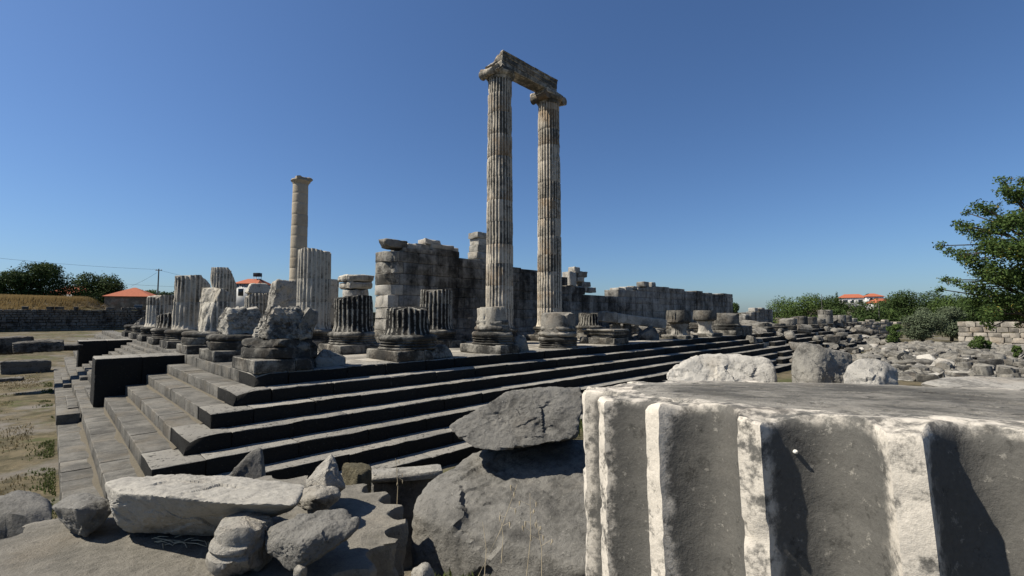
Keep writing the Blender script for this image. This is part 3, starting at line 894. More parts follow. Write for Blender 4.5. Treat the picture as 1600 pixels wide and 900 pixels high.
column(0, 7, ctop(0, 7, 494), 'low crumbling fluted stump farthest left on the platform', M_FIELD, group=gstub, chip=0.15, cuts=[((-0.3, 0, 1.3), (-0.8, 0.2, 0.8))])
column(1, 2, ctop(1, 2, 390), 'high fluted column shaft with jagged flat top left of the wall end', M_COL, group=gstub, chip=0.05, drum_h=1.6)
c13, _ = column(1, 3, ctop(1, 3, 437), 'rough stained stump left of the high fluted shaft', M_STUB, group=gstub, flute=False, chip=0.15, amp=0.04, cuts=[((-0.65, 0, 2.6), (-1, 0.1, 0.22))])
for o_ in list(c13.children):
    if o_.name.startswith('drum'): bpy.data.objects.remove(o_)
hh_ = ctop(1, 3, 437) - 1.07
P = [(-1.05, -0.9, 0), (0.95, -0.95, 0), (1.0, 0.9, 0), (-1.0, 0.95, 0), (-0.7, -0.65, hh_), (0.75, -0.7, hh_), (0.8, 0.7, hh_), (-0.6, 0.7, hh_ * 0.97), (-0.95, -0.3, hh_ * 0.55), (0.95, 0, hh_ * 0.5)]
V, F, w, c = hull_rock(P, 5, 20, 0.04, 4, 23, 0.05, 0.008, fac=0.035)
O('broken_shaft', mesh('broken_shaft', V, F, M_STUB, w), c13, c + np.array([0, 0, 1.07]))
t, _ = column(1, 4, ctop(1, 4, 459), 'stump topped by a loose boulder before the inn building', M_COL, group=gstub, chip=0.1)
P = [(-1.0, -0.6, 0), (1.0, -0.6, 0), (0.9, 0.7, 0), (-0.9, 0.7, 0), (-0.75, -0.4, 0.75), (0.4, -0.4, 0.85), (0.8, 0.4, 0.6), (-0.6, 0.5, 0.8)]
V, F, w, c = hull_rock(P, 4, 16, 0.05, 3, 9, 0.05)
cc = cpos(1, 4)
O('boulder', mesh('boulder', V, F, M_COL, w), None, cc + c + np.array([0, 0, ctop(1, 4, 459)]), label='round-edged boulder lying on a stump before the inn building', cat='boulder')
column(1, 5, 1.3, 'low column base hidden between taller stumps of the second front row', M_COL, group=gstub)
column(1, 6, ctop(1, 6, 419), 'tall pale stump with a deep dark notch near its top', M_COL, group=gstub, r0=1.12, chip=0.06, flute=True, cuts=[((0.85, 0, 5.2), (1, -0.1, 0.5)), ((-0.8, 0, 4.2), (-1, 0.3, -0.35))])
t, _ = column(2, 3, ctop(2, 3, 452), 'pale lumpy column piece seen just left of the wall end', M_PALE, group=gstub, flute=False, chip=0.15, amp=0.03)
for k, (dz, wd) in enumerate(((0, 1.9), (0.55, 2.2))):
    V, F, w = worn_box(wd, 1.8, 0.5, r=0.12, seg=(5, 5, 2), amp=0.08, seed=k + 30)
    O('top_block', mesh('top_block', V, F, M_COL, w), t, (0, 0, ctop(2, 3, 452) + 0.26 + dz))
column(2, 4, ctop(2, 4, 437), 'dark rough stump behind the high fluted shaft', M_COL, group=gstub, flute=False, chip=0.15)
# smooth tall column far on the other flank
t, z1 = column(3, 8, 18.55, 'lone smooth tall column at the far side of the temple', M_NEWC, name='tall_column', cat='column', flute=False, r0=1.06, rtop=0.9, chip=0.02, amp=0.01, drum_h=1.35, seed=333)
V, F = lathe([(0.001, 0), (0.92, 0), (0.95, 0.12), (1.05, 0.3), (1.18, 0.45), (1.12, 0.6), (0.001, 0.6)], 32)
V = V + 0.03 * np.stack([fbm(V * 3 + i * 30, 2, 3) for i in range(3)], 1)
cap = O('capital', mesh('capital', V, F, M_NEWC), t, (0, 0, z1))
V, F, w = worn_box(2.05, 1.8, 0.45, r=0.14, seg=(7, 5, 2), amp=0.10, seed=3)
V, _ = cut(V, (-0.9, 0, 0.05), (-1, 0.5, 0.6), 3, 0.06)
O('abacus', mesh('abacus', V, F, M_NEWC, w), cap, (0.15, -0.1, 0.70))

# stones lying at the feet of the near stumps
def rock_at(name, P, mat, label, cat='boulder', sub=4, k=22, amp=0.04, freq=3.0, seed=0, ramp=0.05, fine=0.0, group=None, smooth=True, fac=0.022):
    V, F, w, c = hull_rock(P, sub, k, amp, freq, seed, ramp, fine, fac)
    return O(name, mesh(name, V, F, mat, w, smooth), None, c, label=label, cat=cat, group=group)
def blob(c, e, seed, n=11, flat=True):
    rg = random.Random(seed)
    P = []
    for i in range(n):
        v = np.array([rg.gauss(0, 1) for _ in range(3)]); v /= np.linalg.norm(v)
        P.append(np.array(c) + v * np.array(e))
    P += [np.array(c) + np.array([sx * e[0] * 0.75, sy * e[1] * 0.75, -e[2]]) for sx in (-1, 1) for sy in (-1, 1)]
    return P
q = cpos(0, 0)
rock_at('fallen_stone', blob(q + (0.2, -0.55, 0.95), (0.6, 0.45, 0.3), 3), M_FIELD, 'rounded stone lying at the foot of the shattered corner column', seed=3)
rock_at('fallen_stone', blob(q + (1.55, -0.25, 0.3), (0.75, 0.6, 0.36), 4), M_BASE, 'dark stone lying right beside the corner column plinth', seed=4)
rock_at('leaning_block', [q + np.array(v) for v in ((0.25, -0.75, 1.0), (0.95, -0.35, 1.05), (1.05, 0.2, 1.2), (0.35, -0.5, 1.2), (0.2, -0.85, 1.55), (1.2, -0.2, 2.0), (0.9, 0.3, 2.25), (0.7, -0.55, 2.2), (1.35, 0.05, 2.1))], M_FIELD,
        'big slanting boulder leaning on the shattered corner column', seed=8, amp=0.05, ramp=0.07)
q = cpos(1, 0)
rock_at('fallen_stone', [q + np.array(v) for v in ((-0.1, -1.3, 0), (1.9, -0.9, 0), (1.9, -0.3, 0), (0.0, -0.9, 0.2), (0.3, -1.15, 0.3), (1.5, -0.8, 0.6), (1.8, -0.5, 0.5), (1.2, -0.35, 0.55))], M_BASE,
        'long jagged dark stone lying before the low fluted stump', seed=12, amp=0.06, ramp=0.08)
q = cpos(2, 0)
rock_at('fallen_stone', blob(q + (1.35, -0.55, 0.42), (0.5, 0.5, 0.5), 15), M_BASE, 'dark jagged stone right of the smooth-collared stump', seed=15)
# fallen beam on posts
A = at_d(938, 494, 36.0); B = at_d(1036, 506, 38.2)
fb = E('fallen_beam', 'long fallen stone beam propped on short round posts', 'stone beam', A)
ax = (B - A); L_ = np.linalg.norm(ax)
yawb = math.atan2(ax[1], ax[0]); pit = math.asin(ax[2] / L_)
for k, (a, b) in enumerate(((0, 0.22), (0.22, 0.36), (0.36, 1.0))):
    V, F, w = worn_box((b - a) * L_ - 0.02, 0.9, 0.72 + 0.05 * (k == 0), r=0.06, seg=(6, 3, 2), amp=0.04, seed=k + 60)
    c = A * 0 + ax * (a + b) / 2
    O('beam_piece', mesh('beam_piece', V, F, M_PALE, w), fb, c, (0, -pit, yawb))
for (px, pb, h, lab) in ((963, 512, 0, 'left short round post under the fallen beam'), (980, 519, 0, 'right short round post under the fallen beam')):
    tp = at_d(px, 503, 36.9)
    V, F = lathe([(0.001, 0), (0.34, 0), (0.33, 0.4), (0.32, 1.3), (0.001, 1.3)], 20)
    V = V + 0.015 * np.stack([fbm(V * 3 + px + i * 30, 2, 3) for i in range(3)], 1)
    V[:, 2] *= (tp[2] - 0.1 - S0) / 1.3
    O('round_post', mesh('round_post', V, F, M_FIELD), None, (tp[0], tp[1], S0), label=lab, cat='post', group='posts under the fallen beam')
q = at_z(1013, 531, S0)
rock_at('fallen_stone', blob(q + (0, 0, 0.55), (1.15, 0.8, 0.6), 22), M_FIELD, 'rough boulder under the right end of the fallen beam', seed=22)

# ------------------------------------------------------------------ the long wall
WY, WT, WX0 = 27.75, 1.8, 15.9
prof = [(603, 389), (640, 389), (714, 391), (715, 399), (741, 399), (742, 413), (802, 417), (884, 430), (885, 447), (908, 449), (909, 458), (962, 460), (965, 452), (1004, 451), (1028, 449), (1145, 461)]
PX = [at_Y(a, b, WY) for a, b in prof]
wx = np.array([p[0] for p in PX]); wz = np.array([p[2] - S0 for p in PX])
WXE = float(wx[-1])
def wall_top(x): return float(np.interp(x, wx, wz))
wall = E('sanctuary_wall', 'long high wall of black-streaked marble blocks with a pale broken end', 'wall', (WX0, WY, S0))
blocks = []
rw = random.Random(21)
z = 0.0
courses = [0.5, 0.42] + [0.80, 0.72, 0.86, 0.70, 0.78] * 3
for ci, ch in enumerate(courses):
    x = WX0 - (0.28 if ci == 0 else 0.16 if ci == 1 else 0) + (0 if ci % 2 == 0 else 0)
    pro = 0.26 if ci == 0 else 0.14 if ci == 1 else 0
    first = True
    while x < WXE:
        ln = rw.uniform(1.4, 2.6)
        if first: ln = (0.85, 1.15)[ci % 2]
        if x + ln > WXE - 0.3: ln = WXE - x
        tz = wall_top(x + ln / 2) + (rw.uniform(-0.14, 0.16) if x > 38 else 0)
        if z + 0.28 < tz: blocks.append((x, z, ln, min(ch, max(0.3, tz - z)), pro, ci, first))
        x += ln; first = False
    z += ch
# loose blocks on top of the wall
def on_wall(px, y0, y1, w_, d=1.0, back=0.3):
    a = at_Y(px, y1, WY + back); b = at_Y(px, y0, WY + back)
    blocks.append((a[0] - w_ / 2, a[2] - S0, w_, b[2] - a[2], 0.0, -1, False))
for (px, y0, y1, w_) in ((648, 381, 390, 1.2), (676, 374, 383, 1.3), (668, 382, 391, 2.0), (690, 382, 391, 2.1), (707, 386, 393, 1.3), (895, 425, 447, 1.1), (903, 417, 426, 0.9), (911, 424, 433, 1.4), (908, 433, 440, 1.1),
                       (917, 440, 448, 1.5), (909, 447, 456, 1.9), (926, 449, 457, 1.2), (970, 450, 458, 1.3), (984, 448, 455, 1.6), (995, 447, 453, 1.6), (1010, 440, 448, 1.3), (1021, 441, 450, 1.1)):
    on_wall(px, y0, y1, w_)
blocks.sort(key=lambda b: math.hypot(b[0] + b[2] / 2, WY))
rest = []
for q, (x, z, ln, ch, pro, ci, first) in enumerate(blocks):
    loose = ci < 0
    near = q < 300
    dep = (WT if not loose else rw.uniform(0.8, 1.2)) + 2 * pro
    V, F, w = worn_box(ln - 0.022, dep, ch - 0.018, r=0.03 if not loose else 0.07, seg=((4, 3, 2) if first or loose else (2, 1, 1)), amp=0.014 if not loose else 0.05, seed=q + 2000, freq=1.2)
    if first and ci > 4:
        V, _ = cut(V, (-ln / 2 + 0.16 + 0.18 * abs(math.sin(ci * 2.3)), -0.5, 0), (-1, -0.6, 0.3 * math.sin(ci * 1.9)), ci, 0.13, 2.2)
    elif first and ci > 1:
        V, _ = cut(V, (-ln / 2 + 0.03, 0, 0), (-1, 0.05, 0.1), ci, 0.03, 2)
    c = np.array([x + ln / 2 - WX0, (WT / 2 if not loose else 0.75) + rw.uniform(-0.025, 0.025), z + ch / 2])
    m = M_WALL
    if loose or (first and ci > 1 and ci < 6): m = M_PALE
    elif first: m = M_STUB
    if near or loose: O('wall_block', mesh('wall_block', V, F, m, w), wall, c)
    else: rest.append((V + c, F, w))
if rest:
    V, F, w = join(rest)
    O('far_wall_blocks', mesh('far_wall_blocks', V, F, M_WALL, w), wall, kind='stuff')
# the slab crowning the broken wall end
p0 = at_Y(612, 388, WY + 0.7)
P = [p0 + np.array(v) for v in ((-0.45, -0.6, 0.0), (0.85, -0.6, 0.0), (0.85, 0.7, 0.0), (-0.4, 0.7, 0.0), (-0.85, -0.5, 0.30), (0.95, -0.6, 0.55), (1.0, 0.6, 0.6), (-0.75, 0.6, 0.62), (-0.7, -0.5, 0.58), (0.2, 0, -0.12))]
V, F, w, c = hull_rock(P, 4, 26, 0.03, 3, 77, 0.03)
O('crowning_slab', mesh('crowning_slab', V, F, M_FIELD, w), wall, c - np.array([WX0, WY, S0]))
# pale pier behind the wall, and blocks of the far corner
def block_stack(name, label, cat, base, rows, mat, seed, rz=0.0):
    t = E(name, label, cat, base, rz)
    rg = random.Random(seed)
    for (x0_, x1_, z0_, z1_, y0_, y1_) in rows:
        V, F, w = worn_box(x1_ - x0_ - 0.01, y1_ - y0_, z1_ - z0_ - 0.008, r=0.04, seg=(3, 3, 2), amp=0.035, seed=rg.randrange(9999))
        O('block', mesh(name + '_block', V, F, mat, w), t, ((x0_ + x1_) / 2, (y0_ + y1_) / 2, (z0_ + z1_) / 2))
    return t
pb = at_d(748, 500, 46.0); pt_ = at_d(748, 365, 46.0)
hh = pt_[2] - S0
rows, z = [], 0.0
k = 0
while z < hh - 0.9:
    h = 0.68
    o_ = 0.12 * math.sin(k * 2.1)
    rows += [(-0.75 + o_, 0.95 + 0.3 * o_, z, z + h, -0.7, 0.7)]
    z += h; k += 1
rows += [(-0.85, 0.35, z, hh, -0.8, 0.7), (0.36, 1.0, z, hh - 0.15, -0.6, 0.7)]
block_stack('wall_pier', 'pale stacked pier rising behind the long wall beside the left tall column', 'wall pier', (pb[0], pb[1], S0), rows, M_PALE, 5)
# west corner of the sanctuary
a = at_Y(1158, 500, 27.8)
rg = random.Random(4)
rows = []
for c_ in range(5):
    x = 0
    while x < 14:
        ln = rg.uniform(1.2, 2.0)
        hmax = 2 + (1 if x > 2 else 0) + (2 if x > 7 else 0)
        if c_ <= hmax and c_ < 5: rows.append((x, x + ln, c_ * 0.62, c_ * 0.62 + 0.62, 0, 1.6))
        x += ln
block_stack('corner_wall', 'dark far corner of the ruined wall with loose pale blocks', 'wall', (a[0] + 2, 27.8, S0), rows, M_WALL, 6)
for q, (px, py0, py1) in enumerate(((1163, 491, 497), (1174, 487, 492), (1177, 481, 487), (1188, 481, 487), (1181, 491, 496))):
    p = at_Y(px, py1, 28.4); p2 = at_Y(px, py0, 28.4)
    V, F, w = worn_box(1.5, 1.1, p2[2] - p[2], r=0.07, seg=(3, 3, 2), amp=0.06, seed=q + 90)
    O('wall_block', mesh('loose_block', V, F, M_PALE, w), None, (p[0], p[1], (p[2] + p2[2]) / 2), label='pale loose block stacked on the dark far wall corner', cat='stone block', group='pale blocks on the far wall corner')

# ------------------------------------------------------------------ fallen stones: shared shapes
SHAPES = []
rs_ = random.Random(99)
for k in range(14):
    if k % 3 == 0:
        V, F, w, c = hull_rock(blob((0, 0, 0), (0.5, 0.5, 0.5), 500 + k, 9), 3, 44, 0.03, 3, k, 0.04, fac=0.04)
    elif k % 3 == 1:
        V, F, w = worn_box(1, 1, 1, r=0.09, seg=(4, 4, 3), amp=0.07, seed=k + 50, freq=2.5)
        V, _ = cut(V, (0.3, 0.3, 0.3), (rs_.uniform(-1, 1), rs_.uniform(-1, 1), 0.7), k, 0.05)
    else:
        V, F, w = fluted(np.linspace(-0.5, 0.5, 5), [0.5] * 5, 3, depth=0.03, seed=k, amp=0.03, chip=0.06, fl=12)
        if k % 2: V = V[:, [2, 0, 1]]
    kind_ = ('rough angular boulder', 'squared block', 'round drum piece' if not k % 2 else 'drum lying sideways')[k % 3]
    SHAPES.append((mesh('fallen_stone_shape', V, F, M_FIELD, w), 'grey ' + kind_))
    if k % 3 != 2:
        SHAPES.append((mesh('fallen_stone_shape', V, F, M_PALE if k % 4 == 0 else M_FIELD, w), ('pale ' if k % 4 == 0 else 'grey ') + kind_))
def scatter(n, xr, yr, size, label, group, seed, zf=gz, cat='fallen stone', name='fallen_stone', tight=0.85, rows=None, keep=None, sink=0.08, align=0.0):
    rg = random.Random(seed)
    pts = []
    tries = 0
    while len(pts) < n and tries < n * 60:
        tries += 1
        x, y = rg.uniform(*xr), rg.uniform(*yr)
        if rows: y = yr[0] + round((y - yr[0]) / rows) * rows + rg.uniform(-0.12, 0.12)
        if keep and not keep(x, y): continue
        if any((x - a) ** 2 + (y - b) ** 2 < c_ ** 2 for a, b, c_ in pts): continue
        s = rg.uniform(*size)
        pts.append((x, y, s * tight))
        sx, sy, sz = s * rg.uniform(0.9, 1.5), s * rg.uniform(0.7, 1.1), s * rg.uniform(0.45, 0.85)
        shp, what = rg.choice(SHAPES)
        lb = (what + ' ' + (label(x, y, s) if callable(label) else label)).replace(' ,', ',')
        o = O(name, shp, None, (x, y, zf(x, y) + sz / 2 - sink), (rg.uniform(-0.15, 0.15), rg.uniform(-0.15, 0.15), rg.uniform(0, 6.28) if rg.random() > align else rg.choice((0, math.pi)) + rg.uniform(-.15, .15)),
              (sx, sy, sz), label=lb, cat=cat, group=group)
    return pts
# the stone field beyond the near drums, in rough rows
in_field = lambda x, y: 0.50 < (x - y) / (x + y + 1e-6) < 1.2 and x + y > 33
FP = scatter(235, (26, 80), (-13, 9.0), (0.8, 1.5), lambda x, y, s: (', large, ' if s > 1.15 else ', small, ') + ('front' if x + y < 48 else 'middle' if x + y < 62 else 'back') + ' rows of rubble field' + (' near steps' if y > 3 else ' toward right edge' if y < -3 else ''), 'stones of the rubble field', 5, rows=1.3, align=0.6, keep=in_field, name='field_stone', tight=0.62)
def rubble_mass():
    rg = random.Random(77)
    parts = []
    proto = []
    for k in range(8):
        V, F, w, c = hull_rock(blob((0, 0, 0), (0.5, 0.5, 0.4), 900 + k, 8), 2, 44, 0.03, 3, k, 0.03, fac=0.05)
        proto.append((V, F, w))
    xy = []
    while len(xy) < 2300:
        x, y = rg.uniform(26, 105), rg.uniform(-16, 10.5)
        if in_field(x, y): xy.append((x, y))
    zs_ = terrain(np.array([q[0] for q in xy]), np.array([q[1] for q in xy]))
    for (x, y), zg in zip(xy, zs_):
        V, F, w = rg.choice(proto)
        sc = rg.uniform(0.35, 1.0) * (1 + max(0, x - 60) / 70)
        a = rg.uniform(0, 6.28)
        Rz = np.array([[math.cos(a), -math.sin(a), 0], [math.sin(a), math.cos(a), 0], [0, 0, 1]])
        parts.append(((V * np.array([1.3, 1, 0.8]) * sc) @ Rz.T + np.array([x, y, zg + sc * 0.18]), F, w))
    V, F, w = join(parts)
    O('field_rubble', mesh('field_rubble', V, F, M_FIELD, w), None, label='small rubble filling the gaps between stones of the field', cat='rubble', kind='stuff')
rubble_mass()
def step_z(x, y):
    n = max(0, min(7, math.floor((Y0 - y) / SW) + 1))
    return S0 - n * SH if y < Y0 else S0
scatter(46, (48, 108), (11.0, 17.0), (0.8, 1.7), lambda x, y, s: 'tumbled on the ruined far steps' + (', nearer part' if x < 68 else ', farthest part' if x > 88 else ''), 'stones tumbled on the far steps', 8, zf=step_z, name='tumbled_stone')
scatter(34, (52, 108), (17.5, 26.0), (0.7, 1.7), lambda x, y, s: 'lying on the far platform behind the flank stumps' + (', nearer part' if x < 72 else ', farthest part'), 'stones on the far platform', 9, zf=lambda x, y: S0, name='platform_stone')
scatter(30, (26, 56), (16.9, 26.5), (0.45, 1.3), lambda x, y, s: 'on the platform between tall columns and perched drums' + (', near the edge' if y < 20 else ', near the wall' if y > 23.5 else ''), 'stones on the platform right of the tall columns', 14, zf=lambda x, y: S0, name='broken_piece')
scatter(26, (11, 30), (37, 66), (0.6, 1.4), lambda x, y, s: 'scattered between the front column stumps' + (', nearer' if y < 50 else ', farther off'), 'stones between front columns', 10, zf=lambda x, y: S0, name='scattered_stone')
scatter(26, (-26, -5), (44, 80), (0.5, 1.2), lambda x, y, s: 'lying in dry grass left of the platform' + (', nearer' if y < 60 else ', near the wall'), 'stones in the dry grass on the left', 12, sink=0.15, name='grass_stone')

# ------------------------------------------------------------------ near stones
def from_local(C, nrm):
    n = np.array(nrm, float); n /= np.linalg.norm(n)
    u = np.cross([0, 1, 0], n); u /= np.linalg.norm(u)
    v = np.cross(n, u)
    B = np.stack([RT, FW, UP], 1)
    M3 = B @ np.stack([u, v, n], 1)
    M4 = Matrix.Identity(4)
    for i in range(3):
        for j in range(3): M4[i][j] = float(M3[i, j])
    w = local(*C)
    for i in range(3): M4[i][3] = float(w[i])
    return M4
def near_drum(name, C, nrm, R, phase, height, mat, label, seed, fillet=0.2, ns=16, nz=120, chip=0.008, pale_rim=True, depth=0.105, topmat=None):
    ang, off, w = flute_ring(ns, 24, fillet, depth)
    ang = ang + phase
    n = len(ang)
    # rows: top disc rings, rim, wall downwards
    V, W = [], []
    rings = [0.06, 0.12, 0.18, 0.24, 0.3, 0.36, 0.42, 0.48, 0.53, 0.58, 0.63, 0.67, 0.71, 0.745, 0.78, 0.81, 0.84, 0.865, 0.89, 0.91, 0.93, 0.945, 0.96, 0.972, 0.982]
    for s in rings:
        # scallops fade in towards the rim, so the flat top keeps its notched outline
        rr = R * s - np.minimum(off, off) * R * sstep(0.80, 0.982, s)
        V.append(np.stack([rr * np.cos(ang), rr * np.sin(ang), np.zeros(n)], 1)); W.append(np.full(n, 0.05 + (0.62 if pale_rim else 0.2) * float(sstep(0.62, 0.80, s))))
    prof = [(0.992, 0.004), (1.0, 0.018), (1.0, 0.035)]
    zz = np.concatenate([np.array([p[1] for p in prof]), np.linspace(0.045, height, nz)])
    ff = np.concatenate([np.array([p[0] for p in prof]), np.ones(nz)])
    for z, s in zip(zz, ff):
        rr = R * s - off * R
        V.append(np.stack([rr * np.cos(ang), rr * np.sin(ang), np.full(n, -z)], 1))
        W.append(w * 1.0 + 0.55 * (1 - float(sstep(0.0, 0.05, z))))
    m = len(V)
    V = np.concatenate(V); W = np.concatenate(W)
    rad = V.copy(); rad[:, 2] = 0
    rad /= np.maximum(np.linalg.norm(rad, axis=1, keepdims=True), 1e-6)
    side = np.repeat(np.concatenate([np.zeros(len(rings)), np.ones(m - len(rings))]), n)
    fil = np.tile(off < 1e-6, m).astype(float)
    prox = np.exp(-np.tile(off, m) / 0.03)
    # weathering: ragged fillets, chipped rim, grainy skin
    e1 = fbm(V * np.array([5, 5, 5.0]) + seed, 3, 5)
    c1 = np.maximum(0, fbm(V * np.array([3.2, 3.2, 2.2]) + seed * 2.1, 5, 5, 0.55) - 0.06)
    d = side * (0.0035 * fbm(V * 40 + seed, 6, 3) - chip * 3.2 * c1 * (0.10 + 0.9 * prox) - 1.1 * np.maximum(0, c1 - 0.20) * prox * 0.12 + 0.003 * e1 - 0.014 * prox * np.maximum(0, facets(V * np.array([9, 9, 6.0]) + seed, 5) - 0.1) - 0.004 * np.maximum(0, facets(V * 16 + seed, 6)))
    V = V + rad * d[:, None]
    rimf = np.exp(-np.abs(V[:, 2]) / 0.03) * np.exp(-np.abs(np.linalg.norm(V[:, :2], axis=1) - R) / 0.10)
    V[:, 2] -= rimf * np.maximum(0, fbm(V * 6 + seed * 4, 7, 4) + 0.12) * 0.05
    V[:, 2] += (1 - side) * (0.004 * fbm(V * 5 + seed, 8, 4) - 0.010 * np.maximum(0, facets(V * 7 + seed, 9) - 0.1))
    W = np.clip(W + side * (0.5 * np.clip(c1 * 6, 0, 1) * prox), 0, 1.3)
    i = np.arange(n); j = (i + 1) % n
    F = [np.stack([q * n + i, (q + 1) * n + i, (q + 1) * n + j, q * n + j], 1) for q in range(m - 1)]
    F = np.concatenate(F)
    F = [tuple(f) for f in F]
    ci = len(V)
    V = np.concatenate([V, [[0, 0, 0]]]); W = np.concatenate([W, [0.05]])
    F += [(ci, a, (a + 1) % n) for a in range(n)]
    me = mesh(name, V, F, mat, W)
    if topmat:
        me.materials.append(topmat)
        mi = np.zeros(len(F), np.int32)
        inner = sum(1 for s_ in rings if s_ < 0.80)
        mi[:inner * n] = 1; mi[-n:] = 1
        me.polygons.foreach_set('material_index', mi)
    o = O(name, me, None, label=label, cat='column drum')
    o.matrix_world = from_local(C, nrm)
    return o
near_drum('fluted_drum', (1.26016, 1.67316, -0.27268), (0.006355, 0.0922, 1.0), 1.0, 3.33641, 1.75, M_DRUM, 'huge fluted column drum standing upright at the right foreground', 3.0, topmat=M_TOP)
near_drum('fluted_drum', (-1.498, 2.342, -1.055), (0.016, 0.051, 1.0), 0.97, 0.72, 1.05, M_NEART, 'low fluted drum carrying broken stones at the left foreground', 8.0, ns=12, nz=40, chip=0.03, pale_rim=False)

def prock(name, pts, mat, label, cat='broken stone', **kw):
    """stone given by points seen at px, py and lying d metres ahead; ground=True carries its underside down to the earth"""
    gr = kw.pop('ground', False)
    P = [at_d(*p) for p in pts]
    if gr:
        c = np.mean(P, 0)
        P += [np.array([c[0] + (q[0] - c[0]) * 0.92, c[1] + (q[1] - c[1]) * 0.92, gz(q[0], q[1]) - 0.12]) for q in P[::2] if q[2] > gz(q[0], q[1])]
    return rock_at(name, P, mat, label, cat, **kw)
bpy.context.view_layer.update()
big = [o for o in COL.objects if o.name == 'fluted_drum'][0]
mi_ = big.matrix_world.inverted()
hit, hp, hn, hf = big.ray_cast(mi_ @ Vector(C0), (mi_.to_3x3() @ Vector(ray(1243, 706))).normalized())
sp_ = np.array(big.matrix_world @ hp) if hit else at_d(1243, 706, 1.0)
sp_ = sp_ - ray(1243, 706) * 0.003
Vs, Fs = ico(3)
g_ = E('snail_shell', 'tiny white snail shell stuck in the dark flute of the big drum', 'snail', sp_)
O('shell', mesh('shell', Vs * np.array([0.0052, 0.005, 0.0046]) * (1 + 0.12 * fbm(Vs * 3, 2, 3))[:, None], Fs, plain('shell_white', (0.8, 0.78, 0.72), 0.5, 0.1, 80)), g_)
O('spire', mesh('spire', Vs * np.array([0.0028, 0.0028, 0.0028]), Fs, plain('shell_cream', (0.7, 0.66, 0.58), 0.5, 0.1, 80)), g_, -FW * 0.004 + UP * 0.0015)
prock('pebble', [(1479, 634, 1.32), (1482, 628, 1.33), (1488, 627, 1.33), (1492, 631, 1.32), (1491, 637, 1.31), (1482, 638, 1.31), (1486, 632, 1.30), (1486, 632, 1.36)], M_NEAR, 'little grey pebble lying on top of the big drum', 'pebble', sub=3, k=8, amp=0.02, seed=6, ramp=0)
# big sloping slab between the drums and the block on top of it
prock('sloping_slab', [(636, 800, 2.85), (648, 768, 3.05), (668, 753, 3.15), (704, 735, 3.3), (748, 709, 3.5), (800, 694, 3.55), (918, 682, 3.5), (940, 760, 3.0), (935, 905, 2.35), (800, 935, 2.5), (655, 940, 2.72), (632, 860, 2.8),
                       (760, 700, 4.0), (925, 690, 4.0), (660, 900, 3.8), (920, 900, 3.8)], M_NEAR, 'big grey sloping rock between the two foreground drums', sub=6, k=22, amp=0.020, freq=4, seed=31, ramp=0.025, fine=0.008, fac=0.015)
prock('perched_block', [(697, 667, 3.22), (713, 655, 3.25), (778, 625, 3.35), (788, 613, 3.4), (845, 604, 3.5), (909, 602, 3.5), (914, 625, 3.35), (903, 680, 3.15), (866, 692, 3.1), (759, 705, 3.07), (737, 701, 3.1), (727, 681, 3.16),
                        (720, 662, 3.6), (800, 620, 3.85), (905, 606, 3.9), (900, 680, 3.8), (760, 695, 3.7)], M_NEAR, 'rough grey block perched on the big sloping rock', sub=6, k=40, amp=0.02, freq=4, seed=37, ramp=0.04, fine=0.009)
# stones lying on the left drum
ZD = CAMZ - 1.055
prock('flat_slab', [(160, 752, 2.28), (188, 744, 2.34), (262, 741, 2.40), (342, 743, 2.40), (478, 756, 2.30), (462, 790, 2.02), (400, 788, 1.99), (344, 786, 1.98), (256, 775, 2.02), (186, 770, 2.10),
                    (172, 800, 2.16), (180, 822, 2.20), (195, 834, 2.24), (330, 838, 2.26), (400, 818, 2.30), (450, 800, 2.32), (470, 782, 2.4), (200, 785, 2.65), (340, 780, 2.75)], M_SLAB, 'flat pale slab lying across the left foreground drum',
      sub=7, k=60, amp=0.010, freq=4, seed=41, ramp=0.020, fine=0.006, fac=0.012)
prock('angular_stone', [(80, 792, 2.3), (112, 772, 2.4), (130, 770, 2.4), (172, 778, 2.35), (178, 800, 2.3), (160, 818, 2.25), (135, 841, 2.22), (112, 832, 2.25), (90, 812, 2.3), (118, 795, 2.17), (128, 838, 2.22), (165, 790, 2.5), (100, 790, 2.5), (140, 830, 2.4)],
      M_NEAR, 'angular grey stone at the left end of the flat slab', sub=5, k=40, amp=0.015, freq=4, seed=43, ramp=0.03, fine=0.006)
prock('leaf_carved_stone', [(411, 846, 1.95), (420, 822, 1.98), (462, 806, 2.0), (537, 793, 2.02), (563, 808, 1.98), (560, 828, 1.93), (520, 860, 1.86), (480, 885, 1.82), (455, 893, 1.83), (430, 880, 1.88), (414, 858, 1.92),
                            (470, 850, 1.8), (430, 830, 2.15), (540, 810, 2.2), (500, 860, 2.1)], M_NEAR, 'tilted stone with carved edge in front of the left drum', sub=6, k=24, amp=0.028, freq=5, seed=47, ramp=0.035, fine=0.01)
prock('pebble', [(457, 890, 1.83), (464, 879, 1.84), (476, 879, 1.84), (482, 888, 1.83), (480, 902, 1.82), (468, 910, 1.82), (457, 902, 1.83), (470, 890, 1.78), (470, 890, 1.90)], M_NEARP, 'small round pale pebble under the tilted carved stone', 'pebble', sub=4, k=8, amp=0.01, seed=5, ramp=0)
prock('grey_stone', [(456, 785, 2.5), (470, 762, 2.55), (500, 757, 2.5), (528, 760, 2.5), (534, 775, 2.45), (515, 797, 2.4), (490, 800, 2.4), (470, 795, 2.45), (495, 775, 2.32), (530, 770, 2.65), (470, 780, 2.7), (500, 795, 2.6)],
      M_NEARP, 'crumbly grey stone at the right end of the flat slab', sub=5, k=24, amp=0.025, freq=4, seed=53, ramp=0.04, fine=0.008)
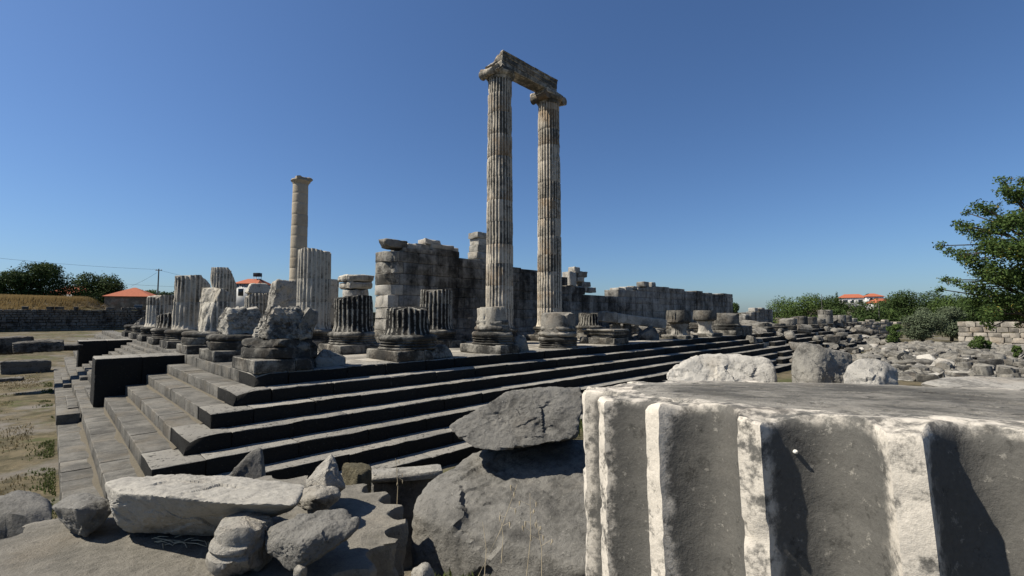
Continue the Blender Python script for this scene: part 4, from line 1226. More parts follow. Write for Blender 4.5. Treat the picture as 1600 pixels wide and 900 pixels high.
prock('peaked_stone', [(478, 750, 2.62), (492, 734, 2.66), (507, 722, 2.68), (518, 707, 2.7), (524, 718, 2.7), (532, 738, 2.66), (540, 760, 2.6), (530, 775, 2.62), (482, 770, 2.6), (510, 735, 2.56), (505, 770, 2.52), (528, 745, 2.85), (490, 750, 2.85), (510, 780, 2.8)],
      M_NEARP, 'pale stone with a sharp upright peak behind the flat slab', sub=5, k=46, amp=0.012, freq=4, seed=59, ramp=0.025, fine=0.005)
# moulded base fragment
t = E('moulded_fragment', 'broken column base fragment with rounded mouldings in front of the flat slab', 'base fragment', at_d(380, 890, 1.98))
px_m = 1.98 / FPX
c0 = at_d(380, 890, 1.98)
prof_m = [(0.001, 0), (0.075, 0), (0.103, 0.012), (0.124, 0.04), (0.131, 0.068), (0.127, 0.09), (0.115, 0.098), (0.112, 0.106), (0.119, 0.110), (0.124, 0.120), (0.121, 0.132), (0.110, 0.138), (0.105, 0.146), (0.107, 0.168), (0.100, 0.184), (0.09, 0.204), (0.001, 0.209)]
V, F = lathe(prof_m, 96)
rad = V.copy(); rad[:, 2] = 0; rad /= np.maximum(np.linalg.norm(rad, axis=1, keepdims=True), 1e-6)
V = V + rad * (0.006 * fbm(V * 20, 2, 4))[:, None]
V, _ = cut(V, RT * 0.085 - FW * 0.0 + np.array([0, 0, 0.1]), RT * 1 - FW * 0.1, 2, 0.012, 25)
V, _ = cut(V, -FW * 0.07 + np.array([0, 0, 0.02]), -FW * 0.7 + RT * 0.35 - UP * 0.75, 4, 0.008, 25)
V, _ = cut(V, np.array([0, 0, 0.2]) + RT * 0.03, UP * 0.9 + RT * 0.35 + FW * 0.1, 6, 0.008, 25)
O('mouldings', mesh('moulded_fragment', V, F, M_NEARP), t)
# pale blocks behind
prock('triangular_stone', [(347, 747, 3.6), (378, 716, 3.66), (392, 702, 3.7), (409, 698, 3.72), (411, 740, 3.66), (412, 790, 3.6), (330, 765, 3.55), (395, 702, 4.05), (410, 700, 4.05), (355, 745, 4.0), (412, 800, 4.0), (320, 830, 3.6), (420, 850, 3.6), (325, 830, 4.1), (425, 850, 4.1), (315, 900, 3.6), (430, 900, 3.6), (320, 890, 4.1), (430, 890, 4.1)],
      M_NEAR, 'grey stone with a slanted left edge behind the flat slab', sub=6, k=60, amp=0.008, seed=61, ramp=0.010, fine=0.003, fac=0.012, ground=True)
prock('small_stone', [(264, 746, 3.4), (274, 737, 3.4), (285, 732, 3.4), (298, 736, 3.4), (304, 748, 3.4), (280, 770, 3.3), (285, 745, 3.6), (300, 765, 3.5)], M_NEARP, 'little pale stone just showing over the flat slab', sub=4, seed=63, ground=True)
prock('brown_block', [(534, 724, 3.5), (542, 721, 3.55), (575, 724, 3.5), (582, 730, 3.45), (581, 800, 3.4), (545, 800, 3.35), (530, 790, 3.45), (560, 735, 3.35), (575, 726, 3.85), (540, 724, 3.85), (575, 800, 3.8), (540, 800, 3.8)],
      M_BROWN, 'brown lichen-covered block behind the peaked stone', sub=5, k=36, amp=0.015, seed=67, ramp=0.025, fine=0.005, ground=True)
# round moulded capital lying low behind the left drum
cc = at_d(634, 748, 4.1)
t = E('moulded_slab', 'moulded stone slab lying between the left drum and the steps', 'stone slab', cc, YAW - math.pi / 2 + 0.25)
V, F, w = worn_box(0.62, 0.20, 0.075, r=0.036, seg=(8, 2, 1), amp=0.006, seed=4, freq=6)
O('torus_edge', mesh('slab_torus', V, F, M_NEARP, w), t, (0, -0.02, 0.05))
V, F, w = worn_box(0.56, 0.16, 0.80, r=0.02, seg=(8, 2, 8), amp=0.02, seed=5, freq=6)
O('slab_body', mesh('slab_body', V, F, M_NEAR, w), t, (0, 0.03, -0.385))
prock('dark_stone', [(-40, 775, 3.3), (0, 763, 3.35), (35, 760, 3.35), (75, 772, 3.3), (88, 800, 3.2), (60, 850, 3.1), (-20, 850, 3.1), (20, 790, 3.1), (60, 775, 3.7), (-20, 775, 3.7), (40, 850, 3.6)],
      M_NEAR, 'dark angular rock at the left edge behind the drum', sub=5, k=34, amp=0.02, seed=71, ramp=0.03, fine=0.005, ground=True)
prock('small_stone', [(640, 885, 2.2), (655, 874, 2.2), (676, 876, 2.2), (682, 890, 2.2), (680, 915, 2.15), (645, 915, 2.15), (660, 890, 2.1), (665, 885, 2.35), (660, 910, 2.3)], M_NEARP, 'whitish stone in the shadow at the foot of the sloping rock', sub=4, seed=73, ground=True)
prock('low_stone', [(800, 925, 1.7), (830, 892, 1.75), (880, 890, 1.75), (930, 920, 1.7), (860, 905, 1.6), (860, 895, 1.95), (830, 950, 1.7), (900, 950, 1.7)], M_NEARP, 'pale worn stone top at the bottom edge before the sloping rock', sub=4, k=12, seed=79, ground=True)
# boulders behind the right drum
prock('long_boulder', [(1032, 592, 12.2), (1040, 575, 12.4), (1075, 556, 12.6), (1100, 550, 12.6), (1150, 552, 12.6), (1200, 556, 12.5), (1215, 566, 12.3), (1214, 600, 12.0), (1180, 612, 11.8), (1100, 612, 11.8), (1045, 606, 12.0),
                       (1100, 560, 13.8), (1195, 560, 13.8), (1200, 600, 13.4), (1050, 596, 13.4)], M_PALE, 'long pale boulder just behind the big foreground drum', 'boulder', sub=6, k=22, amp=0.025, freq=4, seed=83, ramp=0.04, fine=0.006, ground=True)
prock('split_boulder', [(1236, 606, 11.0), (1237, 545, 11.3), (1247, 533, 11.4), (1262, 534, 11.3), (1285, 548, 11.1), (1330, 552, 11.6), (1336, 570, 11.4), (1330, 606, 11.0), (1275, 600, 10.6), (1265, 550, 12.2), (1325, 556, 12.8), (1320, 606, 12.4), (1245, 606, 12.2)],
      M_FIELD, 'grey boulder with a pale upright end behind the big drum', 'boulder', sub=6, k=30, amp=0.022, freq=4, seed=89, ramp=0.035, fine=0.006, ground=True)
prock('pale_boulder', [(1318, 600, 9.6), (1320, 572, 9.8), (1340, 559, 9.9), (1372, 557, 9.9), (1385, 575, 9.6), (1405, 580, 9.9), (1403, 604, 9.6), (1370, 608, 9.3), (1340, 570, 10.7), (1395, 575, 10.8), (1395, 605, 10.5), (1330, 605, 10.5)],
      M_PALE, 'squat pale boulder right of the grey split boulder', 'boulder', sub=5, k=30, amp=0.02, freq=4, seed=97, ramp=0.035, fine=0.006, ground=True)
prock('low_slab', [(1434, 598, 13.0), (1470, 589, 13.6), (1530, 588, 13.8), (1640, 594, 13.6), (1640, 607, 12.4), (1540, 608, 12.2), (1460, 602, 12.6), (1500, 590, 14.8), (1630, 592, 14.8)],
      M_PALE, 'low flat pale slab at the right edge behind the big drum', 'stone slab', sub=5, k=36, amp=0.006, seed=101, ramp=0.012, fine=0.002, fac=0.008, ground=True)
# dark blocks on the left ground
for q, (px, py, dx, dy, dz, rz, lab) in enumerate(((40, 582, 2.9, 1.4, 1.05, 0.1, 'long dark block lying on the grass left of the stairs'), (4, 597, 2.0, 1.0, 0.35, -0.1, 'low dark slab at the left edge below the long block'),
        (8, 552, 2.6, 1.6, 1.1, 0.1, 'tall dark ruin block behind the long block at the left edge'), (62, 550, 2.4, 1.5, 0.8, -0.05, 'broad dark ruin block behind the right end of the long block'),
        (12, 534, 3.6, 2.0, 0.9, 0.0, 'far dark ruin block at the left edge topped by lighter slabs'), (50, 533, 3.0, 1.6, 0.5, 0.2, 'thin pale slab lying on the far left ruin'), (90, 523, 3.6, 1.5, 1.1, 0.0, 'dark block at the wall foot, left of two'),
        (140, 522, 4.4, 1.5, 1.2, 0.05, 'dark block at the wall foot, right of two'), (96, 546, 2.0, 1.2, 0.4, 0.3, 'small flat slab right of the broad dark ruin block'))):
    c = None
    for it in range(4):
        c = at_z(px, py, 0.0 if c is None else gz(c[0], c[1]))
    rq = random.Random(q + 5)
    P = [(sx * dx / 2 * rq.uniform(0.85, 1.05), sy * dy / 2 * rq.uniform(0.85, 1.05), sz * dz / 2 * rq.uniform(0.7, 1.1)) for sx in (-1, 1) for sy in (-1, 1) for sz in (-1, 1)] + [(0.1 * dx, 0, dz * 0.55)]
    V, F, w, c_ = hull_rock(P, 4, 40, 0.02, 4, 700 + q, 0.03, fac=0.03)
    V = V + c_
    O('dark_block', mesh('dark_block', V, F, M_RUBW, w), None, (c[0], c[1] + dy / 2, c[2] + dz / 2 - 0.12), (0, 0, rz), label=lab, cat='stone block')

# ------------------------------------------------------------------ rubble walls
UNIT = [worn_box(1, 1, 1, r=0.09, seg=(2, 1, 1), amp=0.07, seed=880 + k, freq=2.2) for k in range(18)]
def rubble_wall(name, label, A, B, h, th, sz, mat, seed, singly=False, zA=None):
    A = np.array(A, float); B = np.array(B, float)
    d = B - A; Ln = float(np.linalg.norm(d)); ang = math.atan2(d[1], d[0])
    t = E(name, label, 'wall', (A[0], A[1], A[2]), ang)
    rg = random.Random(seed)
    z, parts = 0.0, []
    while z < h:
        ch = rg.uniform(*sz)
        x = -rg.random() * 0.5
        while x < Ln:
            ln = ch * rg.uniform(1.0, 2.3)
            top = h * (1 + 0.06 * math.sin(x * 0.7 + seed) + 0.05 * math.sin(x * 2.1))
            if z + ch * 0.5 < top:
                V, F, w = rg.choice(UNIT)
                V = V * np.array([ln - 0.03, th, (ch - 0.03) * rg.uniform(0.85, 1.08)])
                c = np.array([x + ln / 2, th / 2 + rg.uniform(-0.05, 0.05), z + ch / 2])
                if singly: O('wall_stone', mesh('wall_stone', V, F, mat, w), t, c)
                else: parts.append((V + c, F, w))
            x += ln
        z += ch
    if parts:
        V, F, w = join(parts)
        O('stones', mesh(name + '_stones', V, F, mat, w), t, kind='stuff')
    return t
rubble_wall('retaining_wall', 'long dark rubble retaining wall at the far left', (-34, 94.6, 2.2), (34, 94.6, 2.2), 3.75, 0.8, (0.28, 0.62), M_RUBW, 3)
a, b = at_d(1330, 525, 92), at_d(1402, 525, 92)
rubble_wall('rubble_wall', 'sunlit low rubble wall in front of the trees at right', (a[0], a[1], gz(a[0], a[1]) - 0.3), (b[0], b[1], gz(a[0], a[1]) - 0.3), at_d(1350, 502, 92)[2] - gz(a[0], a[1]) + 0.3, 1.0, (0.4, 0.8), M_RUBP, 5)
a, b = at_d(1499, 530, 78), at_d(1640, 530, 70)
rubble_wall('ashlar_wall', 'sunlit wall of large pale blocks at the right edge', (a[0], a[1], gz(a[0], a[1]) - 0.3), (b[0], b[1], gz(a[0], a[1]) - 0.3), at_d(1510, 502, 78)[2] - gz(a[0], a[1]) + 0.3, 1.2, (0.75, 0.95), M_RUBP, 9, singly=True)

# ------------------------------------------------------------------ trees and plants
def leaf_cloud(cl, n, size, seed, squash=0.8, shell=0.5, asp=2.2):
    """n leaf quads spread through the clumps cl = [(centre, radius)]"""
    r = np.random.default_rng(seed)
    C = np.array([c for c, _ in cl], float); Rr = np.array([x for _, x in cl], float)
    p = Rr ** 2.2; p /= p.sum()
    idx = r.choice(len(cl), n, p=p)
    d = r.normal(size=(n, 3)); d /= np.linalg.norm(d, axis=1, keepdims=True)
    rad = (shell + (1 - shell) * r.random(n)) ** 0.8
    rad = np.where(r.random(n) < 0.12, rad * r.uniform(1.0, 1.25, n), rad)
    # ragged clump outline
    ph = fbm(d * 2.2 + idx[:, None] * 5.3, 3, 3)
    rad = rad * (1 + 0.35 * ph)
    P = C[idx] + d * (Rr[idx] * rad)[:, None] * np.array([1, 1, squash])
    nrm = d * 0.7 + r.normal(size=(n, 3)) * 0.7 + np.array([0, 0, 0.45])
    nrm /= np.linalg.norm(nrm, axis=1, keepdims=True)
    t = np.cross(nrm, r.normal(size=(n, 3))); t /= np.linalg.norm(t, axis=1, keepdims=True)
    b = np.cross(nrm, t)
    s = size * r.uniform(0.6, 1.3, n)[:, None]
    V = np.stack([P - t * s * 0.5, P + b * s * 0.5 / asp + nrm * s * 0.08, P + t * s * 0.5, P - b * s * 0.5 / asp + nrm * s * 0.08], 1).reshape(-1, 3)
    F = np.arange(n * 4).reshape(n, 4)
    return V, F
def tree(name, label, base, top, rx, mat, seed, n=2600, leaf=0.4, trunk=0.25, nclump=16, cat='tree', group=None, lift=0.3, squash=0.8, parts=True):
    base = np.array(base, float); H = top - base[2]
    rg = random.Random(seed)
    t = E(name, label, cat, base, group=group)
    cl = []
    nclump = int(nclump * 1.7); n = int(n * 2.1)
    for k in range(nclump):
        u = rg.random(); a = rg.random() * 6.283
        zz = lift + (0.95 - lift) * u
        prof = math.sin(math.pi * min(1, max(0.05, (zz - lift) / (1 - lift) * 0.85 + 0.15))) ** 0.6
        rr = rx * prof * math.sqrt(rg.random()) * 0.75
        cl.append((np.array([rr * math.cos(a), rr * math.sin(a), H * zz * 0.93]), rx * rg.uniform(0.28, 0.45)))
    pts = [(0, 0, -0.4), (rg.uniform(-.1, .1) * rx, rg.uniform(-.1, .1) * rx, H * 0.28), (rg.uniform(-.15, .15) * rx, 0, H * 0.6)]
    TP = [tube(pts, [trunk, trunk * 0.75, trunk * 0.3], 8)]
    for c, r_ in cl[:7]:
        TP.append(tube([np.array(pts[1]) * (1 + 0.0), (np.array(pts[1]) + c) / 2 + np.array([0, 0, -0.05 * H]), c], [trunk * 0.4, trunk * 0.25, trunk * 0.08], 6))
    V, F, w = join(TP)
    O('trunk', mesh('trunk', V, F, M_BARK), t)
    V, F = leaf_cloud(cl, n, leaf, seed, squash)
    O('crown', mesh('crown', V, F, mat, smooth=False), t)
    return t
def tree_px(name, label, px, top_y, wpx, d, mat, seed, zb=None, **kw):
    p = at_d(px, top_y, d)
    g_ = gz(p[0], p[1]) if zb is None else zb
    return tree(name, label, (p[0], p[1], g_), p[2], wpx / 2 * d / FPX, mat, seed, **kw)
# left background
tree_px('dark_tree', 'dark spreading tree at the far left edge above the wall', 18, 424, 80, 108, M_DTREE, 1, n=5000, leaf=0.55, nclump=20, lift=0.2)
tree_px('dark_tree', 'broad dark tree with a domed crown second from the left edge', 70, 412, 84, 112, M_DTREE, 2, n=6000, leaf=0.5, nclump=22, lift=0.15)
tree_px('round_tree', 'round green tree between the two red-roofed houses', 150, 428, 82, 116, M_DTREE, 3, n=6000, leaf=0.5, nclump=22, lift=0.15)
tree_px('low_tree', 'low green tree behind the utility pole', 228, 454, 50, 124, M_MTREE, 4, n=2600, leaf=0.5, nclump=12, lift=0.1)
tree_px('low_tree', 'low green tree peeping between pole and tall pale stump', 262, 456, 46, 120, M_DTREE, 5, n=2600, leaf=0.5, nclump=12, lift=0.1)
# right background
bgl = 'trees on the far slope at right'
spec = [(1145, 474, 34, 150, 0, 'small round tree just beyond the end of the long wall'), (1228, 466, 58, 170, 1, 'pale olive-green tree at the left end of the far tree belt'), (1262, 463, 60, 160, 1, 'broad bright green tree behind the tallest far stump'),
        (1300, 466, 44, 165, 0, 'dark green tree below the cypress'), (1345, 474, 76, 125, 0, 'dense dark tree in front of the white houses'), (1372, 486, 60, 130, 1, 'mid-green bushy tree below the white houses'),
        (1413, 457, 54, 150, 0, 'dark rounded tree right of the orange roof'), (1452, 462, 66, 150, 0, 'dark tree behind the left olive'), (1490, 464, 60, 140, 1, 'green tree behind the two olives'),
        (1394, 470, 40, 170, 0, 'dark tree just right of the white houses'), (1535, 470, 70, 130, 0, 'dark green tree hidden behind the big right tree'), (1590, 468, 70, 130, 1, 'green tree at the far right behind the big tree'),
        (1357, 459, 16, 205, 0, 'little dark tree between the two white houses'), (1190, 486, 40, 190, 1, 'low green tree seen over the far wall corner')]
for q, (px, ty, wp, d, mk, lab) in enumerate(spec):
    tree_px('slope_tree', lab, px, ty, wp * 1.3, d, (M_DTREE, M_MTREE)[mk], 40 + q, n=3200, leaf=0.6, nclump=14, lift=0.05, group=bgl)
p = at_d(1307, 455, 168)
t = E('cypress_tree', 'slender dark cypress rising above the far tree belt', 'tree', (p[0], p[1], gz(p[0], p[1])))
H = p[2] - gz(p[0], p[1])
V, F, w = join([tube([(0, 0, -0.4), (0, 0, H * 0.9)], [0.25, 0.04], 8)])
O('trunk', mesh('trunk', V, F, M_BARK), t)
cl = [(np.array([0, 0, H * u]), 1.05 * (1 - u) ** 0.7 + 0.12) for u in np.linspace(0.12, 0.98, 22)]
V, F = leaf_cloud(cl, 2200, 0.45, 7)
O('crown', mesh('crown', V, F, M_DTREE, smooth=False), t)
tree_px('olive_tree', 'grey-green olive tree, left of the two by the pale wall', 1440, 478, 62, 84, M_OLIVE, 71, n=6500, leaf=0.3, nclump=18, lift=0.22, trunk=0.35)
tree_px('olive_tree', 'grey-green olive tree beside the end of the pale wall', 1484, 479, 52, 88, M_OLIVE, 72, n=5500, leaf=0.3, nclump=16, lift=0.22, trunk=0.3)
tree_px('green_shrub', 'bright green shrub in front of the low rubble wall', 1396, 503, 30, 78, M_MTREE, 73, n=1500, leaf=0.3, nclump=9, lift=0.05, trunk=0.08, cat='shrub')
tree_px('green_shrub', 'low green bush at the foot of the pale block wall', 1532, 522, 26, 62, M_MTREE, 74, n=1200, leaf=0.25, nclump=8, lift=0.05, trunk=0.06, cat='shrub')
tree_px('green_shrub', 'small green bush among stones at the right edge', 1588, 538, 16, 50, M_MTREE, 75, n=700, leaf=0.2, nclump=6, lift=0.05, trunk=0.05, cat='shrub')
# the big tree reaching in from the right
def big_tree():
    d0 = 24.0
    pb = at_d(1740, 500, d0)
    base = np.array([pb[0], pb[1], gz(pb[0], pb[1])])
    t = E('carob_tree', 'large dark leafy tree reaching into the picture from the right', 'tree', base)
    rg = random.Random(5)
    tips = [(1468, 384, .42), (1482, 393, .45), (1500, 400, .5), (1520, 408, .6), (1497, 350, .38), (1512, 358, .5), (1530, 368, .6), (1510, 332, .35), (1527, 322, .45), (1545, 330, .6), (1566, 282, .4), (1572, 296, .5), (1584, 310, .6),
            (1596, 282, .45), (1610, 300, .7), (1620, 280, .6), (1560, 350, .8), (1585, 345, .9), (1610, 340, 1.), (1545, 385, .8), (1570, 390, .95), (1600, 390, 1.1), (1536, 420, .8), (1560, 430, 1.), (1590, 435, 1.1), (1620, 430, 1.2),
            (1478, 437, .4), (1492, 441, .42), (1506, 447, .4), (1468, 452, .32), (1525, 452, .6), (1550, 462, .8), (1580, 470, .9), (1610, 470, 1.), (1520, 470, .5), (1545, 486, .6), (1540, 503, .42), (1548, 512, .3), (1575, 492, .5), (1600, 495, .6), (1592, 508, .3), (1640, 400, 1.6), (1650, 340, 1.6), (1680, 390, 2.0), (1690, 450, 1.8), (1700, 330, 1.6), (1660, 290, 1.2)]
    cl = []
    for (x, y, r_) in tips:
        for rep in range(2 if r_ > 0.45 else 1):
            dd = d0 + rg.uniform(-1, 1) * (0.6 + 2.2 * min(1, max(0, (x - 1470) / 120)))
            p = at_d(x + rg.uniform(-5, 5) * rep, y + rg.uniform(-5, 5) * rep, dd)
            cl.append((p - base, r_ * 0.86))
    H = 9.0
    fork = np.array([-0.2, 0.1, 2.6])
    TP = [tube([(0, 0, -0.4), (0.05, 0, 1.2), fork], [0.42, 0.34, 0.28], 12)]
    mids = []
    for k in range(7):
        c = cl[(k * 11 + 5) % len(cl)][0]
        m = fork + (c - fork) * 0.55 + np.array([0, 0, 0.25])
        TP.append(tube([fork, (fork + m) / 2 + np.array([0, 0, 0.2]), m], [0.17, 0.12, 0.08], 8)); mids.append(m)
    for c, r_ in cl:
        m = min(mids, key=lambda q: np.linalg.norm(q - c) + 0.3 * np.linalg.norm(q - fork))
        e = c + (c - m) / (np.linalg.norm(c - m) + 1e-6) * r_ * 0.5
        TP.append(tube([m, (m + c) / 2 + np.array([0, 0, 0.12 * np.linalg.norm(c - m)]), c, e], [0.06, 0.04, 0.022, 0.008], 5))
    V, F, w = join(TP)
    O('trunk', mesh('carob_trunk', V, F, M_BARK), t)
    V, F = leaf_cloud(cl, 52000, 0.145, 9, squash=0.75, shell=0.25, asp=2.0)
    O('crown', mesh('carob_crown', V, F, M_CAROB, smooth=False), t)
big_tree()

def blades(name, label, pts, h, mat, seed, cat, wd=0.02, lean=0.5):
    r = np.random.default_rng(seed)
    n = len(pts); P = np.array(pts)
    a = r.random(n) * 6.283
    hh = h * r.uniform(0.5, 1.2, n)
    dx = np.stack([np.cos(a), np.sin(a), np.zeros(n)], 1)
    pr = np.stack([-np.sin(a), np.cos(a), np.zeros(n)], 1)
    ln = (lean * r.random(n) * hh)[:, None]
    w = wd * r.uniform(0.6, 1.3, n)[:, None]
    b0 = P - pr * w; b1 = P + pr * w
    m = P + dx * ln * 0.35 + np.array([0, 0, 1.0]) * (hh * 0.6)[:, None]
    tp = P + dx * ln + np.array([0, 0, 1.0]) * hh[:, None]
    V = np.stack([b0, b1, m + pr * w * 0.7, m - pr * w * 0.7, tp], 1).reshape(-1, 3)
    k = np.arange(n) * 5
    F = [(i, i + 1, i + 2, i + 3) for i in k] + [(i + 3, i + 2, i + 4) for i in k]
    return O(name, mesh(name, V, F, mat, smooth=False), None, label=label, cat=cat, kind='stuff')
r = np.random.default_rng(3)
xy = np.stack([r.uniform(-60, 6.5, 26000), r.uniform(97, 112, 26000)], 1)
zz = terrain(xy[:, 0], xy[:, 1])
blades('dry_grass_bank', 'tall golden dry grass on the bank above the dark retaining wall', np.column_stack([xy, zz]), 0.95, M_DRY, 3, 'dry grass', 0.05)
xy = np.stack([r.uniform(-24, -0.3, 70000), r.uniform(12, 60, 70000)], 1)
kp = (fbm(np.column_stack([xy * 0.35, xy[:, 0] * 0]), 4, 4) > 0.02)
xy = xy[kp]
blades('dry_grass', 'short straw-coloured grass on the ground left of the steps', np.column_stack([xy, terrain(xy[:, 0], xy[:, 1])]), 0.11, M_DRYB, 4, 'dry grass', 0.013, 1.3)
xy = np.concatenate([np.stack([np.abs(r.normal(0, 0.28, 5000)) * -1 + 0.32, r.uniform(12, 47, 5000)], 1), np.stack([r.normal(-0.8, 0.5, 1500), r.normal(14.9, 0.8, 1500)], 1), np.stack([r.uniform(-20, -1, 4000), r.uniform(20, 46, 4000)], 1)])
kp = (fbm(np.column_stack([xy * 0.5 + 30, xy[:, 0] * 0]), 4, 4) > -0.02) & (xy[:, 0] < 0.36)
xy = xy[kp]
blades('green_grass', 'patches of green weeds along the foot of the steps', np.column_stack([xy, terrain(xy[:, 0], xy[:, 1])]), 0.085, M_GREENG, 5, 'grass', 0.016, 1.0)
xy = np.stack([r.uniform(0.5, 9, 5000), r.uniform(5, 11.2, 5000)], 1)
blades('foot_weeds', 'dry and green weeds at the foot of the flank steps', np.column_stack([xy, terrain(xy[:, 0], xy[:, 1])]), 0.3, M_GREENG, 6, 'weeds', 0.012, 0.8)
xy = np.stack([r.uniform(30, 90, 2500), r.uniform(-14, 9, 2500)], 1)
blades('field_grass', 'thin dry grass between the stones of the rubble field', np.column_stack([xy, terrain(xy[:, 0], xy[:, 1])]), 0.3, M_DRY, 8, 'dry grass', 0.03, 0.8)

def oat(label, foot, tip, seed, head=True, r0=0.0016):
    foot = np.array(foot); tip = np.array(tip)
    t = E('oat_stalk', label, 'grass stalk', foot, group='dry stalks before the sloping rock')
    mid = (foot + tip) / 2 + RT * 0.012
    V, F = tube([np.zeros(3), (mid - foot), tip - foot], [r0, r0 * 0.8, r0 * 0.5], 5)
    O('stem', mesh('oat_stem', V, F, M_STRAW), t)
    rg = random.Random(seed)
    if head:
        for k in range(5):
            u = 0.55 + 0.1 * k
            b = (tip - foot) * u + RT * 0.012 * (1 - abs(2 * u - 1))
            e = b + RT * rg.uniform(-0.05, 0.05) + np.array([0, 0, rg.uniform(-0.02, 0.03)])
            L2 = tube([b, e], [r0 * 0.4, r0 * 0.3], 4)
            sp = tube([e, e + np.array([0, 0, -0.008]) + RT * 0.002, e + np.array([0, 0, -0.026]) + RT * rg.uniform(-0.01, 0.01)], [0.0012, 0.0042, 0.0006], 6)
            V, F, w = join([L2, sp])
            O('spikelet', mesh('spikelet', V, F, M_STRAW), t)
for q, (fx, fy, tx, ty, d, hd, lab) in enumerate(((745, 905, 808, 757, 2.05, True, 'drooping oat stalk curving up before the sloping rock'), (822, 905, 828, 770, 2.05, True, 'upright oat stalk with pale hanging spikelets'), (846, 905, 838, 812, 2.0, True, 'short oat stalk beside the upright one'),
                                            (757, 900, 754, 815, 2.1, False, 'thin bare stalk left of the oats'), (783, 880, 781, 800, 2.1, False, 'thin stalk between the oats'))):
    oat(lab, at_d(fx, fy, d), at_d(tx, ty, d + 0.05), q, hd)
oat('tall thin dry stalk standing by the moulded disc', at_d(620, 800, 3.3), at_d(618, 716, 3.3), 9, True, 0.003)
# fallen twigs on the left drum
tw = E('dry_twigs', 'dry brown twigs lying on the left drum before the flat slab', 'twigs', at_z(320, 850, ZD))
rg = random.Random(8)
b0 = at_z(320, 850, ZD)
for k in range(16):
    p = at_z(rg.uniform(235, 335), rg.uniform(838, 852), ZD + 0.012) ; e = p + RT * rg.uniform(0.03, 0.13) + FW * rg.uniform(-0.07, 0.02)
    V, F = tube([p - b0, (p + e) / 2 - b0 + np.array([0, 0, 0.008]), e - b0 + np.array([0, 0, 0.004 * (k % 3)])], [0.0022, 0.002, 0.001], 5)
    O('twig', mesh('twig', V, F, M_STRAW), tw)
pts = []
for k in range(160):
    p = at_d(rg.gauss(700, 26), 905, 2.35); pts.append(p + np.array([rg.uniform(-.1, .1), rg.uniform(-.1, .1), -0.06]))
blades('shade_weeds', 'small green weeds in the shade under the sloping rock', pts, 0.05, M_GREENG, 12, 'weeds', 0.006, 1.0)

# ------------------------------------------------------------------ houses, pole, wires
def slab_mesh(w, d, h): return worn_box(w, d, h, r=0.02, seg=(1, 1, 1), amp=0.0)[:2]
def roof_hip(w, d, h, over=0.4, ridge_frac=0.0):
    a, b = w / 2 + over, d / 2 + over
    r_ = ridge_frac * a
    V = [(-a, -b, 0), (a, -b, 0), (a, b, 0), (-a, b, 0), (-r_ - 0.01, 0, h), (r_ + 0.01, 0, h), (-a, -b, -0.15), (a, -b, -0.15), (a, b, -0.15), (-a, b, -0.15)]
    F = [(0, 1, 5, 4), (1, 2, 5), (2, 3, 4, 5), (3, 0, 4), (6, 7, 1, 0), (7, 8, 2, 1), (8, 9, 3, 2), (9, 6, 0, 3), (9, 8, 7, 6)]
    return V, F
def house(label, px0, px1, y_eave, y_ridge, y_base, d, wall, depth=7, rz=None, windows=(), ridge=0.4, roof=None):
    a, b = at_d(px0, y_eave, d), at_d(px1, y_eave, d)
    w = float(np.linalg.norm((b - a)[:2])); c = (a + b) / 2
    rz = YAW - math.pi / 2 if rz is None else rz
    zb = at_d(px0, y_base, d)[2]
    h = c[2] - zb
    t = E('house', label, 'house', c + FW * depth / 2 + np.array([0, 0, zb - c[2]]), rz)
    V, F = slab_mesh(w, depth, h)
    O('wall', mesh('house_wall', V, F, wall, smooth=False), t, (0, 0, h / 2))
    rh = at_d(px0, y_ridge, d)[2] - c[2]
    V, F = roof_hip(w, depth, rh, 0.35, ridge)
    O('roof', mesh('house_roof', V, F, roof or M_TILE, smooth=False), t, (0, 0, h + 0.02))
    for (u, v, ww, wh) in windows:
        V, F = slab_mesh(ww, 0.12, wh)
        wn = O('window', mesh('window', V, F, M_GLASS, smooth=False), t, ((u - 0.5) * w, -depth / 2 - 0.03, v * h))
        V, F, _ = join([(np.array(slab_mesh(ww + 0.24, 0.16, 0.1)[0]) + np.array([0, 0, s * (wh / 2 + 0.05)]), slab_mesh(1, 1, 1)[1]) for s in (-1, 1)])
        O('frame', mesh('window_frame', V, F, M_WHITE, smooth=False), wn)
    return t
house('small stone house with a red pyramid roof left of the pole', 160, 218, 463, 448, 492, 112, M_HSTONE, 8, rz=YAW - math.pi / 2 + 0.35, ridge=0.05, windows=((0.75, 0.35, 1.6, 1.5),))
house('low white house with a long red roof behind the round tree', 72, 128, 459, 445, 490, 128, M_WHITE, 8, ridge=0.5, windows=((0.4, 0.6, 3.0, 1.2),))
inn = house('white inn building with an orange roof and dark roof tank', 366, 402, 443, 434, 480, 125, M_WHITE, 8, ridge=0.5, windows=((0.72, 0.62, 1.6, 1.9), (0.3, 0.62, 1.4, 1.9)))
V, F = slab_mesh(4.6, 5, 0.3)
O('flat_roof', mesh('flat_roof', V, F, M_DARKM, smooth=False), inn, (4.9, 0, 5.4))
V, F = slab_mesh(4.0, 4, 6)
O('annex', mesh('annex', V, F, M_WHITE, smooth=False), inn, (4.9, 0, 2.2))
tk = at_d(388, 430, 128)
V, F = slab_mesh(1.7, 1.5, 1.0)
O('roof_tank', mesh('roof_tank', V, F, M_DARKM, smooth=False), inn, (1.2, -0.5, at_d(388, 433, 129)[2] - inn.location[2] + 0.6))
V, F, _ = join([(np.array(slab_mesh(0.12, 0.12, 2.2)[0]) + np.array([sx * 0.7, sy * 0.6, -1.2]), slab_mesh(1, 1, 1)[1]) for sx in (-1, 1) for sy in (-1, 1)])
O('tank_stand', mesh('tank_stand', V, F, M_WHITE, smooth=False), inn, (1.2, -0.5, at_d(388, 433, 129)[2] - inn.location[2] + 0.6))
